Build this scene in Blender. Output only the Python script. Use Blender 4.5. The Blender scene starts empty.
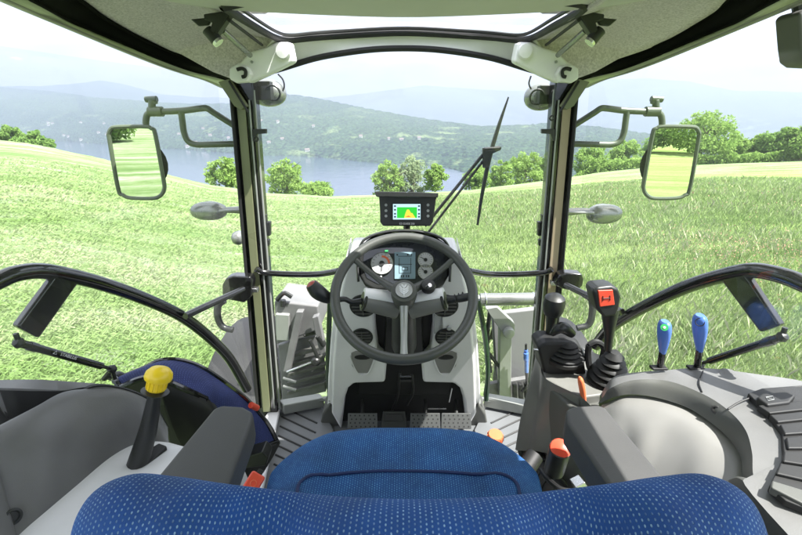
import bpy, math, random
import numpy as np
from mathutils import Vector, Matrix
random.seed(7); RNG = np.random.default_rng(7)
R = math.radians
S = bpy.context.scene
COL = S.collection

# ---------------------------------------------------------------- camera numbers
F = 415.0; CX = 404.0; CY = 267.5; PITCH = R(20); EYE = Vector((0, 0, 1.25))
cp, sp = math.cos(PITCH), math.sin(PITCH)
def ray(px, py):
    u = (px-CX)/F; v = (CY-py)/F
    return Vector((u, cp+v*sp, -sp+v*cp))
def PY(px, py, Y): d = ray(px, py); return EYE+d*(Y/d.y)
def PZ(px, py, z): d = ray(px, py); return EYE+d*((z-EYE.z)/d.z)
def PX(px, py, x): d = ray(px, py); return EYE+d*(x/d.x)
def PT(px, py, t): return EYE+ray(px, py)*t
def PP(px, py, p0, n): d = ray(px, py); return EYE+d*((Vector(p0)-EYE).dot(n)/d.dot(n))
def mx(px, s): return px if s < 0 else 808-px

# ---------------------------------------------------------------- geometry
def cr(P, n):
    """Catmull-Rom resample of a list of vectors to n points"""
    P = [Vector(p) for p in P]
    if len(P) == 2: return [P[0].lerp(P[1], i/(n-1)) for i in range(n)]
    out = []
    m = len(P)-1
    for i in range(n):
        s = i/(n-1)*m; k = min(int(s), m-1); t = s-k
        p1, p2 = P[k], P[k+1]
        p0 = P[k-1] if k > 0 else p1*2-p2
        p3 = P[k+2] if k+2 <= m else p2*2-p1
        out.append(0.5*((2*p1)+(p2-p0)*t+(2*p0-5*p1+4*p2-p3)*t*t+(3*p1-p0-3*p2+p3)*t**3))
    return out

class G:
    def __init__(s): s.v = []; s.f = []; s.uv = {}; s.mi = []; s.cur = 0
    def add(s, vs, fs, uv=None):
        b = len(s.v)
        s.v += [Vector(p) for p in vs]
        for f in fs: s.f.append(tuple(b+i for i in f)); s.mi.append(s.cur)
        if uv:
            for i, q in enumerate(uv): s.uv[b+i] = q
        return s
    def box(s, c, ax, h):
        c = Vector(c); a = [Vector(x).normalized()*hh for x, hh in zip(ax, h)]
        vs = [c+a[0]*i+a[1]*j+a[2]*k for i in (-1, 1) for j in (-1, 1) for k in (-1, 1)]
        fs = [(0,1,3,2),(4,6,7,5),(0,4,5,1),(2,3,7,6),(0,2,6,4),(1,5,7,3)]
        return s.add(vs, fs)
    def abox(s, lo, hi):
        lo, hi = Vector(lo), Vector(hi)
        return s.box((lo+hi)/2, ((1,0,0),(0,1,0),(0,0,1)), (hi-lo)/2)
    def prism(s, poly, vec):
        poly = [Vector(p) for p in poly]; n = len(poly); vec = Vector(vec)
        s.add(poly+[p+vec for p in poly], [tuple(range(n)), tuple(range(2*n-1, n-1, -1))]+[((i+1) % n, i, n+i, n+(i+1) % n) for i in range(n)])
        return s
    def tube(s, pts, r, n=10, res=None, flat=1.0, up=(0,0,1), caps=True):
        pts = [Vector(p) for p in pts]
        rr = r if isinstance(r, (list, tuple)) else None
        if res:
            m0 = len(pts)
            pts = cr(pts, res)
            if rr:
                q = cr([Vector((a, 0, 0)) for a in rr], res); rr = [max(1e-4, a.x) for a in q]
        if rr is None: rr = [r]*len(pts)
        vs = []; fs = []; m = len(pts); prev = None
        for i, p in enumerate(pts):
            t = (pts[min(i+1, m-1)]-pts[max(i-1, 0)]).normalized()
            if prev is None:
                u = Vector(up)
                if abs(u.normalized().dot(t)) > .95: u = Vector((1,0,0)) if abs(t.x) < .9 else Vector((0,1,0))
            else: u = prev
            a = (u-t*u.dot(t)).normalized(); prev = a; b = t.cross(a)
            for k in range(n):
                th = 2*math.pi*k/n
                vs.append(p+a*math.cos(th)*rr[i]*flat+b*math.sin(th)*rr[i])
        for i in range(m-1):
            for k in range(n):
                fs.append((i*n+k, i*n+(k+1) % n, (i+1)*n+(k+1) % n, (i+1)*n+k))
        if caps: fs += [tuple(range(n-1, -1, -1)), tuple(range((m-1)*n, m*n))]
        return s.add(vs, fs)
    def torus(s, c, n_, R_, r, N=64, n=14, flat=1.0):
        c = Vector(c); z = Vector(n_).normalized(); x = z.orthogonal().normalized(); y = z.cross(x)
        vs = []; fs = []
        for i in range(N):
            a = 2*math.pi*i/N; d = x*math.cos(a)+y*math.sin(a)
            for k in range(n):
                b = 2*math.pi*k/n
                vs.append(c+d*(R_+r*math.cos(b))+z*r*flat*math.sin(b))
        for i in range(N):
            for k in range(n):
                fs.append((i*n+k, ((i+1) % N)*n+k, ((i+1) % N)*n+(k+1) % n, i*n+(k+1) % n))
        return s.add(vs, fs)
    def lathe(s, prof, base, axis, n=28, sx=1.0, up=None):
        base = Vector(base); z = Vector(axis).normalized()
        x = (Vector(up)-z*Vector(up).dot(z)).normalized() if up else z.orthogonal().normalized(); y = z.cross(x)
        vs = []; fs = []; m = len(prof)
        for r, h in prof:
            for k in range(n):
                a = 2*math.pi*k/n
                vs.append(base+z*h+(x*math.cos(a)*sx+y*math.sin(a))*max(r, 1e-5))
        for i in range(m-1):
            for k in range(n):
                fs.append((i*n+k, i*n+(k+1) % n, (i+1)*n+(k+1) % n, (i+1)*n+k))
        fs += [tuple(range(n-1, -1, -1)), tuple(range((m-1)*n, m*n))]
        return s.add(vs, fs)
    def disc(s, c, n_, r, th=.002, n=32): return s.lathe([(r, 0), (r, th)], c, n_, n)
    def patch(s, rows, nu, nv):
        """rows: list of rows of control points -> smooth grid nu (along rows list) x nv"""
        rr = [cr(r, nv) for r in rows]
        cols = [cr([rr[i][j] for i in range(len(rr))], nu) for j in range(nv)]
        g = [[cols[j][i] for j in range(nv)] for i in range(nu)]
        U = [0]; V = [0]; mi = nu//2; mj = nv//2
        for i in range(1, nu): U.append(U[-1]+(g[i][mj]-g[i-1][mj]).length)
        for j in range(1, nv): V.append(V[-1]+(g[mi][j]-g[mi][j-1]).length)
        vs = [g[i][j] for i in range(nu) for j in range(nv)]
        uv = [(V[j], U[i]) for i in range(nu) for j in range(nv)]
        fs = [(i*nv+j, i*nv+j+1, (i+1)*nv+j+1, (i+1)*nv+j) for i in range(nu-1) for j in range(nv-1)]
        return s.add(vs, fs, uv)
    def build(s, name, mat, parent=None, bevel=0, smooth=True, solid=0, sub=0, ang=38, off=-1, seg=2):
        mats = mat if isinstance(mat, (list, tuple)) else [mat]
        root = parent
        while root is not None and root.parent is not None: root = root.parent
        if root is not None: o0 = Vector(root.location)
        else:
            xs = [p.x for p in s.v]; ys = [p.y for p in s.v]; zs = [p.z for p in s.v]
            o0 = Vector(((min(xs)+max(xs))/2, (min(ys)+max(ys))/2, min(zs)))
        me = bpy.data.meshes.new(name)
        me.from_pydata([tuple(p-o0) for p in s.v], [], s.f)
        for m in mats: me.materials.append(m)
        for p, k in zip(me.polygons, s.mi): p.material_index = k
        if s.uv:
            l = me.uv_layers.new(name='UVMap')
            for lp in me.loops: l.data[lp.index].uv = s.uv.get(lp.vertex_index, (0, 0))
        me.validate(); me.update()
        if smooth:
            for p in me.polygons: p.use_smooth = True
            me.set_sharp_from_angle(angle=R(ang))
        o = bpy.data.objects.new(name, me); COL.objects.link(o)
        if root is None: o.location = o0
        else: o.parent = parent
        if solid:
            m = o.modifiers.new('s', 'SOLIDIFY'); m.thickness = solid; m.offset = off
        if bevel:
            m = o.modifiers.new('b', 'BEVEL'); m.width = bevel; m.segments = seg; m.limit_method = 'ANGLE'; m.angle_limit = R(35)
            if hasattr(m, 'harden_normals'): m.harden_normals = True
        if sub:
            m = o.modifiers.new('u', 'SUBSURF'); m.levels = sub; m.render_levels = sub
        return o

def tag(o, label=None, cat=None, group=None, kind=None):
    if label: o['label'] = label
    if cat: o['category'] = cat
    if group: o['group'] = group
    if kind: o['kind'] = kind
    return o
def thing(name, loc, label, cat, group=None):
    o = bpy.data.objects.new(name, None); COL.objects.link(o); o.location = loc; o.empty_display_size = .05
    return tag(o, label, cat, group)
def text(name, body, size, c, xax, yax, mat, parent, th=.0004):
    cu = bpy.data.curves.new(name, 'FONT'); cu.body = body; cu.size = size; cu.align_x = 'CENTER'; cu.align_y = 'CENTER'; cu.extrude = th
    t = bpy.data.objects.new('tmp', cu); COL.objects.link(t)
    bpy.context.view_layer.update()
    me = bpy.data.meshes.new_from_object(t.evaluated_get(bpy.context.evaluated_depsgraph_get()))
    bpy.data.objects.remove(t)
    root = parent
    while root.parent is not None: root = root.parent
    X = Vector(xax).normalized(); Y = Vector(yax); Y = (Y-X*Y.dot(X)).normalized(); Z = X.cross(Y)
    M4 = Matrix((X, Y, Z)).transposed().to_4x4(); M4.translation = Vector(c)-Vector(root.location)
    me.transform(M4); me.materials.clear(); me.materials.append(mat)
    o = bpy.data.objects.new(name, me); COL.objects.link(o); o.parent = parent
    return o

# ---------------------------------------------------------------- materials
def nmat(name):
    m = bpy.data.materials.new(name); m.use_nodes = True
    nt = m.node_tree; nt.nodes.clear()
    return m, nt
def N(nt, t, **k):
    n = nt.nodes.new(t)
    for a, b in k.items():
        if a == 'ins':
            for i, v in b.items(): n.inputs[i].default_value = v
        else: setattr(n, a, b)
    return n
def plastic(name, col, rough=.5, bump=.15, scale=900, metal=0, var=.06, spec=.5, coat=0, dirt=0):
    m, nt = nmat(name); L = nt.links.new
    out = N(nt, 'ShaderNodeOutputMaterial'); b = N(nt, 'ShaderNodeBsdfPrincipled')
    tc = N(nt, 'ShaderNodeTexCoord')
    n1 = N(nt, 'ShaderNodeTexNoise', ins={'Scale': scale*.55 if scale > 500 else scale, 'Detail': 3}); L(tc.outputs['Object'], n1.inputs['Vector'])
    n2 = N(nt, 'ShaderNodeTexNoise', ins={'Scale': 9, 'Detail': 5}); L(tc.outputs['Object'], n2.inputs['Vector'])
    mr = N(nt, 'ShaderNodeMapRange', ins={'From Min': .3, 'From Max': .7, 'To Min': 1-var, 'To Max': 1+var}); L(n2.outputs['Fac'], mr.inputs['Value'])
    mc = N(nt, 'ShaderNodeVectorMath', operation='SCALE'); mc.inputs[0].default_value = col; L(mr.outputs[0], mc.inputs['Scale'])
    L(mc.outputs[0], b.inputs['Base Color'])
    rr = N(nt, 'ShaderNodeMapRange', ins={'From Min': .3, 'From Max': .7, 'To Min': max(.02, rough-.06), 'To Max': min(1, rough+.06)}); L(n2.outputs['Fac'], rr.inputs['Value'])
    L(rr.outputs[0], b.inputs['Roughness'])
    b.inputs['Metallic'].default_value = metal
    b.inputs['Specular IOR Level'].default_value = spec
    b.inputs['Coat Weight'].default_value = coat
    if bump:
        bp = N(nt, 'ShaderNodeBump', ins={'Strength': bump, 'Distance': .0006}); L(n1.outputs['Fac'], bp.inputs['Height']); L(bp.outputs[0], b.inputs['Normal'])
    L(b.outputs[0], out.inputs[0])
    return m
def fabric(name, dark, light, cell=.0056, rough=.75, thr=.30):
    m, nt = nmat(name); L = nt.links.new
    out = N(nt, 'ShaderNodeOutputMaterial'); b = N(nt, 'ShaderNodeBsdfPrincipled')
    uv = N(nt, 'ShaderNodeUVMap'); sx = N(nt, 'ShaderNodeSeparateXYZ'); L(uv.outputs[0], sx.inputs[0])
    def mth(op, a, bb=None, c=None):
        n = N(nt, 'ShaderNodeMath', operation=op)
        for i, q in enumerate((a, bb, c)):
            if q is None: continue
            if isinstance(q, (int, float)): n.inputs[i].default_value = q
            else: L(q, n.inputs[i])
        return n.outputs[0]
    u = mth('DIVIDE', sx.outputs[0], cell); v = mth('DIVIDE', sx.outputs[1], cell)
    par = mth('MODULO', mth('FLOOR', u), 2.0)
    v2 = mth('ADD', v, mth('MULTIPLY', par, .5))
    fu = mth('SUBTRACT', mth('FRACT', u), .5); fv = mth('SUBTRACT', mth('FRACT', v2), .5)
    d = mth('SQRT', mth('ADD', mth('MULTIPLY', mth('MULTIPLY', fu, fu), 2.6), mth('MULTIPLY', fv, fv)))
    mr = N(nt, 'ShaderNodeMapRange', interpolation_type='SMOOTHSTEP', ins={'From Min': thr+.10, 'From Max': thr-.06, 'To Min': 0, 'To Max': 1}); L(d, mr.inputs['Value'])
    tc = N(nt, 'ShaderNodeTexCoord')
    nz = N(nt, 'ShaderNodeTexNoise', ins={'Scale': 14, 'Detail': 4}); L(tc.outputs['Object'], nz.inputs['Vector'])
    nr = N(nt, 'ShaderNodeMapRange', ins={'From Min': .3, 'From Max': .7, 'To Min': .75, 'To Max': 1.2}); L(nz.outputs['Fac'], nr.inputs['Value'])
    mix = N(nt, 'ShaderNodeMix', data_type='RGBA'); nd = N(nt, 'ShaderNodeTexNoise', ins={'Scale': 130, 'Detail': 2}); L(tc.outputs['Object'], nd.inputs['Vector'])
    ndr = N(nt, 'ShaderNodeMapRange', ins={'From Min': .35, 'From Max': .65, 'To Min': .25, 'To Max': 1.0}); L(nd.outputs['Fac'], ndr.inputs['Value'])
    L(mth('MULTIPLY', mr.outputs[0], ndr.outputs[0]), mix.inputs['Factor'])
    mix.inputs['A'].default_value = (*dark, 1); mix.inputs['B'].default_value = (*light, 1)
    sc = N(nt, 'ShaderNodeVectorMath', operation='SCALE'); L(mix.outputs['Result'], sc.inputs[0]); L(nr.outputs[0], sc.inputs['Scale'])
    L(sc.outputs[0], b.inputs['Base Color'])
    nf = N(nt, 'ShaderNodeTexNoise', ins={'Scale': 2500, 'Detail': 2}); L(tc.outputs['Object'], nf.inputs['Vector'])
    nw = N(nt, 'ShaderNodeTexNoise', ins={'Scale': 22, 'Detail': 3}); L(tc.outputs['Object'], nw.inputs['Vector'])
    hs = mth('ADD', mth('MULTIPLY_ADD', nw.outputs['Fac'], 2.2, mr.outputs[0]), mth('MULTIPLY', nf.outputs['Fac'], .5))
    bp = N(nt, 'ShaderNodeBump', ins={'Strength': .7, 'Distance': .0012}); L(hs, bp.inputs['Height']); L(bp.outputs[0], b.inputs['Normal'])
    b.inputs['Roughness'].default_value = rough
    b.inputs['Sheen Weight'].default_value = .0
    L(b.outputs[0], out.inputs[0])
    return m
def glass(name, tint=(1, 1, 1), refl=1.0, haze=0.0):
    m, nt = nmat(name); L = nt.links.new
    out = N(nt, 'ShaderNodeOutputMaterial')
    tr = N(nt, 'ShaderNodeBsdfTransparent'); tr.inputs[0].default_value = (*tint, 1)
    gl = N(nt, 'ShaderNodeBsdfGlossy', ins={'Roughness': .015})
    lw = N(nt, 'ShaderNodeLayerWeight', ins={'Blend': .5}); pw = N(nt, 'ShaderNodeMath', operation='POWER'); pw.inputs[1].default_value = 5; L(lw.outputs['Facing'], pw.inputs[0])
    mu = N(nt, 'ShaderNodeMath', operation='MULTIPLY_ADD'); mu.inputs[1].default_value = .8*refl; mu.inputs[2].default_value = .045*refl; L(pw.outputs[0], mu.inputs[0])
    mx_ = N(nt, 'ShaderNodeMixShader'); L(mu.outputs[0], mx_.inputs[0]); L(tr.outputs[0], mx_.inputs[1]); L(gl.outputs[0], mx_.inputs[2])
    res = mx_.outputs[0]
    if haze:
        df = N(nt, 'ShaderNodeBsdfDiffuse'); df.inputs[0].default_value = (.8, .8, .8, 1)
        tc = N(nt, 'ShaderNodeTexCoord'); nz = N(nt, 'ShaderNodeTexNoise', ins={'Scale': 6, 'Detail': 5}); L(tc.outputs['Object'], nz.inputs['Vector'])
        mr = N(nt, 'ShaderNodeMapRange', ins={'From Min': .35, 'From Max': .75, 'To Min': haze*.4, 'To Max': haze*1.6}); L(nz.outputs['Fac'], mr.inputs['Value'])
        m2 = N(nt, 'ShaderNodeMixShader'); L(mr.outputs[0], m2.inputs[0]); L(res, m2.inputs[1]); L(df.outputs[0], m2.inputs[2]); res = m2.outputs[0]
    L(res, out.inputs[0])
    return m
def leafmat(name, c1, c2, scale=1.2, transl=.35):
    m, nt = nmat(name); L = nt.links.new
    out = N(nt, 'ShaderNodeOutputMaterial'); tc = N(nt, 'ShaderNodeTexCoord')
    nz = N(nt, 'ShaderNodeTexNoise', ins={'Scale': scale, 'Detail': 6, 'Roughness': .7}); L(tc.outputs['Object'], nz.inputs['Vector'])
    r = N(nt, 'ShaderNodeValToRGB'); L(nz.outputs['Fac'], r.inputs[0])
    r.color_ramp.elements[0].position = .35; r.color_ramp.elements[0].color = (*c1, 1)
    r.color_ramp.elements[1].position = .65; r.color_ramp.elements[1].color = (*c2, 1)
    d = N(nt, 'ShaderNodeBsdfDiffuse'); t = N(nt, 'ShaderNodeBsdfTranslucent')
    geo = N(nt, 'ShaderNodeNewGeometry'); vm = N(nt, 'ShaderNodeVectorMath', operation='MULTIPLY_ADD'); vm.inputs[1].default_value = (.7, .7, .7); vm.inputs[2].default_value = (0, 0, .5); L(geo.outputs['Normal'], vm.inputs[0])
    vn = N(nt, 'ShaderNodeVectorMath', operation='NORMALIZE'); L(vm.outputs[0], vn.inputs[0]); L(vn.outputs[0], d.inputs['Normal'])
    L(r.outputs[0], d.inputs[0]); L(r.outputs[0], t.inputs[0])
    mxx = N(nt, 'ShaderNodeMixShader'); mxx.inputs[0].default_value = transl
    L(d.outputs[0], mxx.inputs[1]); L(t.outputs[0], mxx.inputs[2]); L(mxx.outputs[0], out.inputs[0])
    return m

BLK = plastic('black plastic', (.016, .017, .016), .42, .12)
RUB = plastic('black rubber', (.010, .010, .010), .6, .15)
GLB = plastic('gloss black paint', (.008, .008, .008), .16, .0, var=.02, coat=.6)
DKG = plastic('dark grey grained plastic', (.085, .086, .078), .5, .35, 1300)
ARM = plastic('armrest moulded foam', (.050, .050, .048), .55, .4, 900)
MIDG = plastic('mid grey console plastic', (.15, .148, .136), .42, .25, 1300)
LTG = plastic('light grey console plastic', (.21, .205, .195), .38, .2, 1300)
PALE = plastic('pale grey panel plastic', (.66, .65, .655), .4, .15, 1300)
WHT = plastic('white moulding', (.76, .75, .75), .42, .1)
def lining():
    m, nt = nmat('speckled felt lining'); L = nt.links.new
    out = N(nt, 'ShaderNodeOutputMaterial'); b = N(nt, 'ShaderNodeBsdfDiffuse'); tc = N(nt, 'ShaderNodeTexCoord')
    n1 = N(nt, 'ShaderNodeTexNoise', ins={'Scale': 190, 'Detail': 4, 'Roughness': .75}); L(tc.outputs['Object'], n1.inputs['Vector'])
    r = N(nt, 'ShaderNodeValToRGB'); L(n1.outputs['Fac'], r.inputs[0])
    r.color_ramp.elements[0].position = .36; r.color_ramp.elements[0].color = (.44, .40, .425, 1); r.color_ramp.elements[1].position = .62; r.color_ramp.elements[1].color = (.70, .64, .68, 1)
    L(r.outputs[0], b.inputs[0]); bp = N(nt, 'ShaderNodeBump', ins={'Strength': .8, 'Distance': .0015}); L(n1.outputs['Fac'], bp.inputs['Height']); L(bp.outputs[0], b.inputs['Normal']); L(b.outputs[0], out.inputs[0])
    return m
LIN = lining() if True else plastic('felt roof lining', (.50, .465, .475), .95, 1.0, 260, var=.2, spec=.1)
OLV = plastic('grey trim with olive reflection', (.17, .18, .10), .32, .08)  # grey trim; the field's green reflection is put into the colour
TAN = plastic('grey trim with tan reflection', (.34, .27, .18), .4, .08)  # same grey trim, with a tan reflection painted in as base colour
DUS = plastic('dusty pale machine paint', (.15, .15, .148), .5, .2, var=.15)
STEEL = plastic('painted grey steel', (.30, .31, .29), .35, .1, metal=.3)
CHR = plastic('bright metal', (.6, .6, .6), .22, .05, metal=.95)
MIRR = plastic('mirror silver', (.86, .9, .88), .01, 0, metal=1.0, var=0)
MIRR, _nt = nmat('mirror silvering'); _o = N(_nt, 'ShaderNodeOutputMaterial'); _g = N(_nt, 'ShaderNodeBsdfGlossy', ins={'Roughness': 0.0}); _g.inputs[0].default_value = (.86, .88, .87, 1); _nt.links.new(_g.outputs[0], _o.inputs[0])
MARM = plastic('green grey mirror arm paint', (.075, .095, .06), .35, .1)
LAMP = plastic('satin lamp shell', (.24, .25, .23), .25, .05, metal=.6)
BLUE = fabric('royal blue seat mesh', (.009, .075, .33), (.30, .48, .76), .0044, thr=.235)
BLUE2 = fabric('blue cushion mesh', (.006, .064, .22), (.10, .32, .56), .0050, thr=.26)
NAVY = fabric('navy seat mesh', (.018, .028, .13), (.06, .09, .27), .007)
YEL = plastic('yellow knob', (.85, .60, .02), .3, .05)
ORG = plastic('orange plastic', (.75, .17, .07), .35, .05)
REDM = plastic('red plastic', (.72, .08, .04), .3, .05)
BLV = plastic('blue lever plastic', (.08, .17, .50), .3, .05)
GRN = plastic('green inlay', (.05, .45, .12), .4, 0)
WPR = plastic('white print', (.75, .75, .75), .5, 0)
GPR = plastic('pale grey print', (.35, .36, .36), .5, 0)
MAT = plastic('grey rubber floor mat', (.13, .135, .14), .6, .5, 420)
DGN = plastic('dark green bonnet paint', (.010, .03, .014), .3, .05)
GLS = glass('windscreen glass', (.975, .985, .975), .9, .02)  # diffuse haze stands in for milky reflections on the lower pane
GLS2 = glass('door glass', (.965, .985, .965), .8, .03)
GLR = glass('roof glass', (.97, .98, .98), .8)
BARK = plastic('bark', (.09, .07, .05), .9, .8, 40)
DIRT = plastic('tyre rubber', (.022, .022, .021), .75, .5, 200)

# ================================================================= TERRAIN
def pix_dir(px, py):
    d = ray(px, py); a = math.atan2(d.x, d.y); h = math.hypot(d.x, d.y)
    return a, d.z/h          # azimuth, slope
def table(pts):
    q = sorted(pts)
    xs = np.array([p[0] for p in q]); return lambda a, k: np.interp(a, xs, np.array([p[k] for p in q]))
crest = []
for px, py, D in [(-60,139,120),(0,140,105),(30,143,100),(55,148,95),(100,158,85),(150,170,75),(210,185,64),(260,192,60),(330,196,58),(404,194,60),(470,190,66),(545,181,85),(600,172,110),(650,167,130),(720,163,145),(802,160,150),(860,160,150)]:
    a, sl = pix_dir(px, py); crest.append((a, D, sl))
crest += [(-math.pi, 160, -.035), (-2.4, 160, -.030), (-1.6, 140, -.02), (1.7, 160, -.03), (2.4, 160, -.035), (math.pi, 160, -.035)]
crest = table(crest)
GZ = -1.4; LAKE = -110.0
def vnoise(x, y, seed=0):
    """cheap smooth sum-of-sines noise, vectorised"""
    r = np.random.default_rng(seed); s = 0; amp = 0
    for k in range(9):
        f = 1.45**k; a = r.uniform(0, 2*math.pi); ph = r.uniform(0, 6.28, 2); w = 1/f**.9
        s = s+w*np.sin((x*math.cos(a)+y*math.sin(a))*f+ph[0])*np.cos((y*math.cos(a)-x*math.sin(a))*f*1.13+ph[1]); amp += w
    return s/amp
def field_z(x, y):
    x = np.asarray(x, float); y = np.asarray(y, float)
    r = np.hypot(x, y); a = np.arctan2(x, y)
    D = crest(a, 1); sl = crest(a, 2); zc = EYE.z+D*sl
    s = np.clip(r/D, 0, 1)
    z = GZ+(zc-GZ)*s**1.12
    z = np.where(r > D, zc-(r-D)*.42, z)
    z = z+vnoise(x/9, y/9, 3)*.22*np.clip(r/18, 0, 1)*np.clip((D-r)/12+1, 0, 1)
    return np.maximum(z, LAKE-6)
def grid_obj(name, X, Y, Z, mat, wrap=False):
    n, m = X.shape
    v = np.stack([X, Y, Z], -1).reshape(-1, 3).astype(np.float32)
    i, j = np.meshgrid(np.arange(n-1), np.arange(m-1 if not wrap else m), indexing='ij')
    j2 = (j+1) % m
    q = np.stack([i*m+j, i*m+j2, (i+1)*m+j2, (i+1)*m+j], -1).reshape(-1, 4)
    me = bpy.data.meshes.new(name); me.vertices.add(len(v)); me.vertices.foreach_set('co', v.ravel())
    me.loops.add(q.size); me.loops.foreach_set('vertex_index', q.ravel().astype(np.int32))
    me.polygons.add(len(q)); me.polygons.foreach_set('loop_start', np.arange(0, q.size, 4, dtype=np.int32))
    me.polygons.foreach_set('loop_total', np.full(len(q), 4, np.int32)) if False else None
    me.update(calc_edges=True); me.validate()
    me.polygons.foreach_set('use_smooth', np.ones(len(me.polygons), bool))
    me.materials.append(mat); o = bpy.data.objects.new(name, me); COL.objects.link(o)
    return o

# ground material: mown pale hay to the left and behind, ranker green grass to the right
def ground_mat():
    m, nt = nmat('meadow'); L = nt.links.new
    out = N(nt, 'ShaderNodeOutputMaterial'); b = N(nt, 'ShaderNodeBsdfDiffuse')
    tc = N(nt, 'ShaderNodeTexCoord')
    mp = N(nt, 'ShaderNodeMapping'); mp.inputs['Scale'].default_value = (.28, 2.0, .5); mp.inputs['Rotation'].default_value = (0, 0, R(-24)); L(tc.outputs['Object'], mp.inputs[0])
    nb = N(nt, 'ShaderNodeTexNoise', ins={'Scale': .40, 'Detail': 7, 'Roughness': .6}); L(mp.outputs[0], nb.inputs['Vector'])
    ns = N(nt, 'ShaderNodeTexNoise', ins={'Scale': 7, 'Detail': 8, 'Roughness': .75}); L(mp.outputs[0], ns.inputs['Vector'])
    nl = N(nt, 'ShaderNodeTexNoise', ins={'Scale': .06, 'Detail': 4}); L(tc.outputs['Object'], nl.inputs['Vector'])
    ad = N(nt, 'ShaderNodeMath', operation='MULTIPLY_ADD'); ad.inputs[1].default_value = .55; L(nb.outputs['Fac'], ad.inputs[0])
    a2 = N(nt, 'ShaderNodeMath', operation='MULTIPLY'); a2.inputs[1].default_value = .45; L(ns.outputs['Fac'], a2.inputs[0]); L(a2.outputs[0], ad.inputs[2])
    r1 = N(nt, 'ShaderNodeValToRGB'); L(ad.outputs[0], r1.inputs[0])
    for e, (p, c) in zip([r1.color_ramp.elements[0], r1.color_ramp.elements[1], r1.color_ramp.elements.new(.5)],
                         [(.40, (.095, .165, .055)), (.60, (.25, .30, .15)), (.5, (.17, .235, .10))]):
        e.position = p; e.color = (*c, 1)
    r2 = N(nt, 'ShaderNodeValToRGB'); L(ad.outputs[0], r2.inputs[0])
    r2.color_ramp.elements[0].position = .40; r2.color_ramp.elements[0].color = (.15, .23, .055, 1)
    r2.color_ramp.elements[1].position = .62; r2.color_ramp.elements[1].color = (.28, .36, .14, 1)
    sx = N(nt, 'ShaderNodeSeparateXYZ'); L(tc.outputs['Object'], sx.inputs[0])
    # boundary of the uncut strip: x > 0.1*y + 1.2 and y < ~45
    k = N(nt, 'ShaderNodeMath', operation='MULTIPLY_ADD'); k.inputs[1].default_value = -.02; L(sx.outputs[1], k.inputs[0]); L(sx.outputs[0], k.inputs[2])
    k2 = N(nt, 'ShaderNodeMath', operation='MULTIPLY_ADD'); k2.inputs[1].default_value = 5.0; L(nl.outputs['Fac'], k2.inputs[0]); L(k.outputs[0], k2.inputs[2])
    mr = N(nt, 'ShaderNodeMapRange', ins={'From Min': 2.0, 'From Max': 5.0}); L(k2.outputs[0], mr.inputs['Value'])
    ky = N(nt, 'ShaderNodeMapRange', ins={'From Min': 38, 'From Max': 52, 'To Min': 1, 'To Max': .1}); L(sx.outputs[1], ky.inputs['Value'])
    mm = N(nt, 'ShaderNodeMath', operation='MULTIPLY'); L(mr.outputs[0], mm.inputs[0]); L(ky.outputs[0], mm.inputs[1])
    mix = N(nt, 'ShaderNodeMix', data_type='RGBA'); L(mm.outputs[0], mix.inputs['Factor']); L(r1.outputs[0], mix.inputs['A']); L(r2.outputs[0], mix.inputs['B'])
    L(mix.outputs['Result'], b.inputs[0])
    bp = N(nt, 'ShaderNodeBump', ins={'Strength': .9, 'Distance': .25}); L(ad.outputs[0], bp.inputs['Height']); L(bp.outputs[0], b.inputs['Normal'])
    L(b.outputs[0], out.inputs[0])
    return m
rr_ = np.concatenate([[0.01], np.geomspace(1.5, 60, 70), np.linspace(62, 200, 60), np.geomspace(210, 900, 20)])
aa_ = np.linspace(-math.pi, math.pi, 361)[:-1]
A_, R_ = np.meshgrid(aa_, rr_)
X_ = R_*np.sin(A_); Y_ = R_*np.cos(A_)
grd = grid_obj('ground', X_, Y_, field_z(X_, Y_), ground_mat(), wrap=True)
tag(grd, kind='structure')

# lake
wm, nt = nmat('lake water'); o_ = N(nt, 'ShaderNodeOutputMaterial'); b_ = N(nt, 'ShaderNodeBsdfPrincipled')
b_.inputs['Base Color'].default_value = (.035, .055, .085, 1); b_.inputs['Roughness'].default_value = .12
tc = N(nt, 'ShaderNodeTexCoord'); nz = N(nt, 'ShaderNodeTexNoise', ins={'Scale': .05, 'Detail': 4}); nt.links.new(tc.outputs['Object'], nz.inputs['Vector'])
bp = N(nt, 'ShaderNodeBump', ins={'Strength': .25, 'Distance': 2}); nt.links.new(nz.outputs['Fac'], bp.inputs['Height']); nt.links.new(bp.outputs[0], b_.inputs['Normal']); nt.links.new(b_.outputs[0], o_.inputs[0])
g = G(); g.lathe([(0, 0), (5000, 0.0)], (0, 0, LAKE), (0, 0, 1), 64)
g.f = g.f[:-2]; g.mi = g.mi[:-2]
tag(g.build('water', wm), kind='structure')

# hills beyond the lake
shore = [];
for px, py in [(-40,140),(54,141),(99,143.5),(159,149),(210,152),(258,155),(327,159),(381,163),(447,169),(466,173),(545,178),(650,178),(802,176)]:
    a, sl = pix_dir(px, py); D = (LAKE-EYE.z)/sl
    shore.append((a, D, 0))
ridge_px = [(-60,83),(0,87),(50,91),(90,97),(130,100),(165,103),(200,104),(232,103),(262,97),(285,94),(310,97),(340,103),(370,109),(404,115),(440,121),(480,126),(520,125),(550,123),(600,127),(650,134),(720,142),(802,146)]
ridge = []
for px, py in ridge_px:
    a, sl = pix_dir(px, py); ridge.append((a, sl, 0))
sh0, sh1 = sorted(shore)[0], sorted(shore)[-1]; ri = sorted(ridge)
shore += [(-math.pi, 2500, 0), (math.pi, 1500, 0), (-1.6, 2600, 0), (1.6, 900, 0)]
ridge += [(-math.pi, .02, 0), (math.pi, .0, 0), (-1.6, .06, 0), (1.6, -.03, 0)]
fsh = table(shore); frg = table(ridge)
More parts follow.
